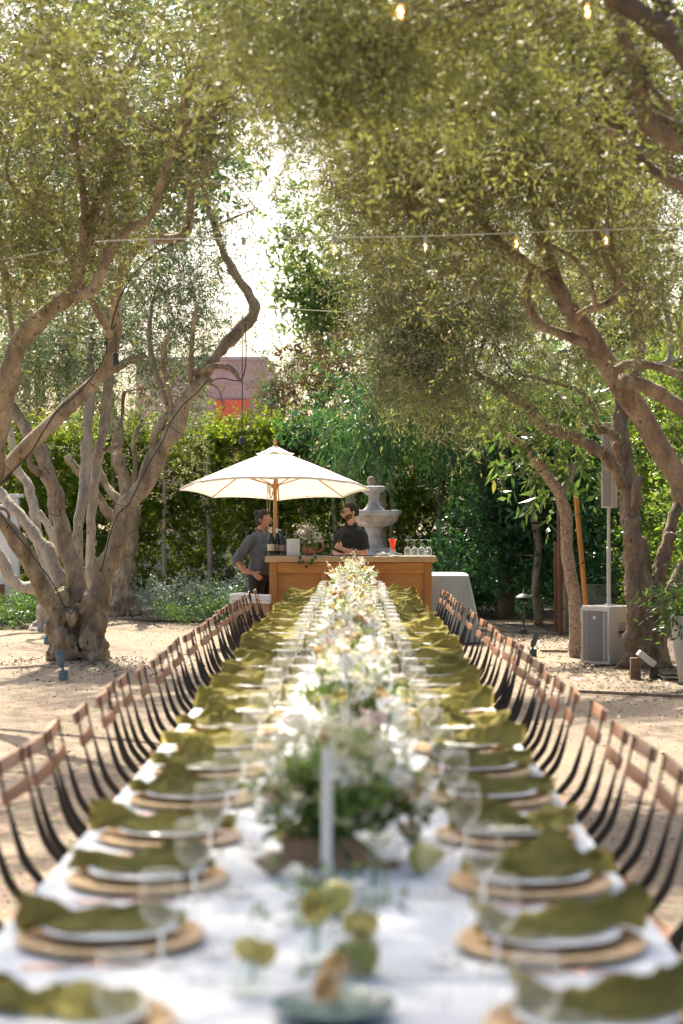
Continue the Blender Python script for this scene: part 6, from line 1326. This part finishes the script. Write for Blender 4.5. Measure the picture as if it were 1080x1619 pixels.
for sx in (-1,1):
    for k in range(16):
        a0, a1 = 2*math.pi*k/16, 2*math.pi*(k+1)/16; c0 = Vector((sx*.034+.025*math.cos(a0), -.112+.012*abs(math.cos(a0))*0, .010+.021*math.sin(a0))); c1 = Vector((sx*.034+.025*math.cos(a1), -.112, .010+.021*math.sin(a1)))
        gl.tube([q(*c0), q(*c1)], .0025, 5)
    gl.tube([q(sx*.059,-.111,.018), q(sx*.078,-.05,.016), q(sx*.083,.01,.012)], .0025, 5)
gl.tube([q(-.010,-.113,.014), q(0,-.116,.018), q(.010,-.113,.014)], .0025, 5); sg_ = gl.build('sunglasses', fr_m, man)
for sx in (-1,1):
    m = MB(); m.ball(q(sx*.034,-.110,.010), .024, 14, 6, sc=(1,.12,.85), rot=hr); adopt(m.build('lens', M('dark_lens', (.03,.02,.018), .08, .05, 5, spec=.8)), sg_)
sg_.parent = man
# woman with hand on hip
wo = person('woman with dark hair bun and grey shirt, hand on hip, at the bar', (P(413,0,24.35).x, 24.35, 0), R(52), .945, 0)
hrw = Matrix.Rotation(R(22), 3, 'Z') @ Matrix.Rotation(R(-4), 3, 'X'); hcw = Vector((-.0,-.035,1.675)); m = MB()
torso(m, w=1.08, d=1.16, belly=.05); m.tube([(0,.015,1.46),(0,.0,1.53),(0,-.018,1.60)], [.066,.056,.055], 16); qw = head(m, hcw, hrw, 1.07)
bR = [(-.165,.01,1.42),(-.235,.03,1.34),(-.335,.15,1.12),(-.27,.06,.98),(-.215,-.045,.955)]; bL = [(.165,.0,1.42),(.225,-.01,1.33),(.255,.02,1.12),(.25,-.10,1.0),(.24,-.20,1.03)]
for a in (bR, bL): m.tube(a, [.060,.060,.050,.042,.028], 12); m.ball(a[2], .047, 10, 8)
hand(m, (-.215,-.045,.955), (.25,-.75,-.62), (-1,-.1,.0), .35, 1.0, 1); hand(m, (.24,-.20,1.03), (0,-1,.1), (0,.1,1), .4, .95, -1)
legs(m, w=1.1); fuse(m, 'body', skin_w, wo, .006, 2); face_bits(wo, qw, hrw, 1.07)
m = MB(); torso(m, .016, w=1.10, d=1.18, top=1.50, bot=.95, belly=.055); m.ball((-.07,-.115,1.27), .082, 14, 10); m.ball((.07,-.115,1.27), .082, 14, 10)
for a in (bR, bL): A = [Vector(p) for p in a]; m.tube([A[0], A[1], A[1].lerp(A[2], .6), A[2], A[2].lerp(A[3], .12)], [.078,.080,.072,.066,.060], 14)
m.tube([(0,.012,1.45),(0,.008,1.50)], [.088,.066], 16)
fuse(m, 'shirt', M('slate_shirt', (.10,.115,.14), .8, .12, 12, bump=.3, bscale=60), wo, .009, 3, .014, 12)
m = MB()
for sx in (-1,1): m.add([(sx*.008,-.088,1.465),(sx*.062,-.055,1.528),(sx*.078,-.06,1.49),(sx*.048,-.112,1.425),(sx*.008,-.096,1.458),(sx*.062,-.062,1.52),(sx*.081,-.068,1.482),(sx*.05,-.121,1.417)], [(0,1,2,3),(4,7,6,5),(0,4,5,1),(1,5,6,2),(2,6,7,3),(3,7,4,0)])
m.tube([(-.062,-.05,1.52),(-.068,.01,1.528),(0,.065,1.535),(.068,.01,1.528),(.062,-.05,1.52)], .012, 8); m.build('collar', MATS['slate_shirt'], wo)
m = MB(); legs(m, .016, w=1.12); torso(m, .012, w=1.1, d=1.16, top=1.06, bot=.86, belly=.03); fuse(m, 'trousers', MATS['black_trousers'], wo, .012, 2); feet(wo)
def bun(m):
    c = hcw+hrw @ Vector((0,.082,.085)); m.ball(c, .054, 14, 10, sc=(1,.9,.85), wob=.12, wf=40); m.ball(c+hrw @ Vector((.01,.012,.01)), .036, 12, 8, wob=.2, wf=50)
hair_cap(wo, hcw, hrw, 1.07, hair_m, grow=.010, low=-.55, front=.46, extra=bun)
for sx in (-1,1): m = MB(); m.ball(qw(sx*.082,.005,-.040), .0055, 8, 6); m.build('earring', china, wo)
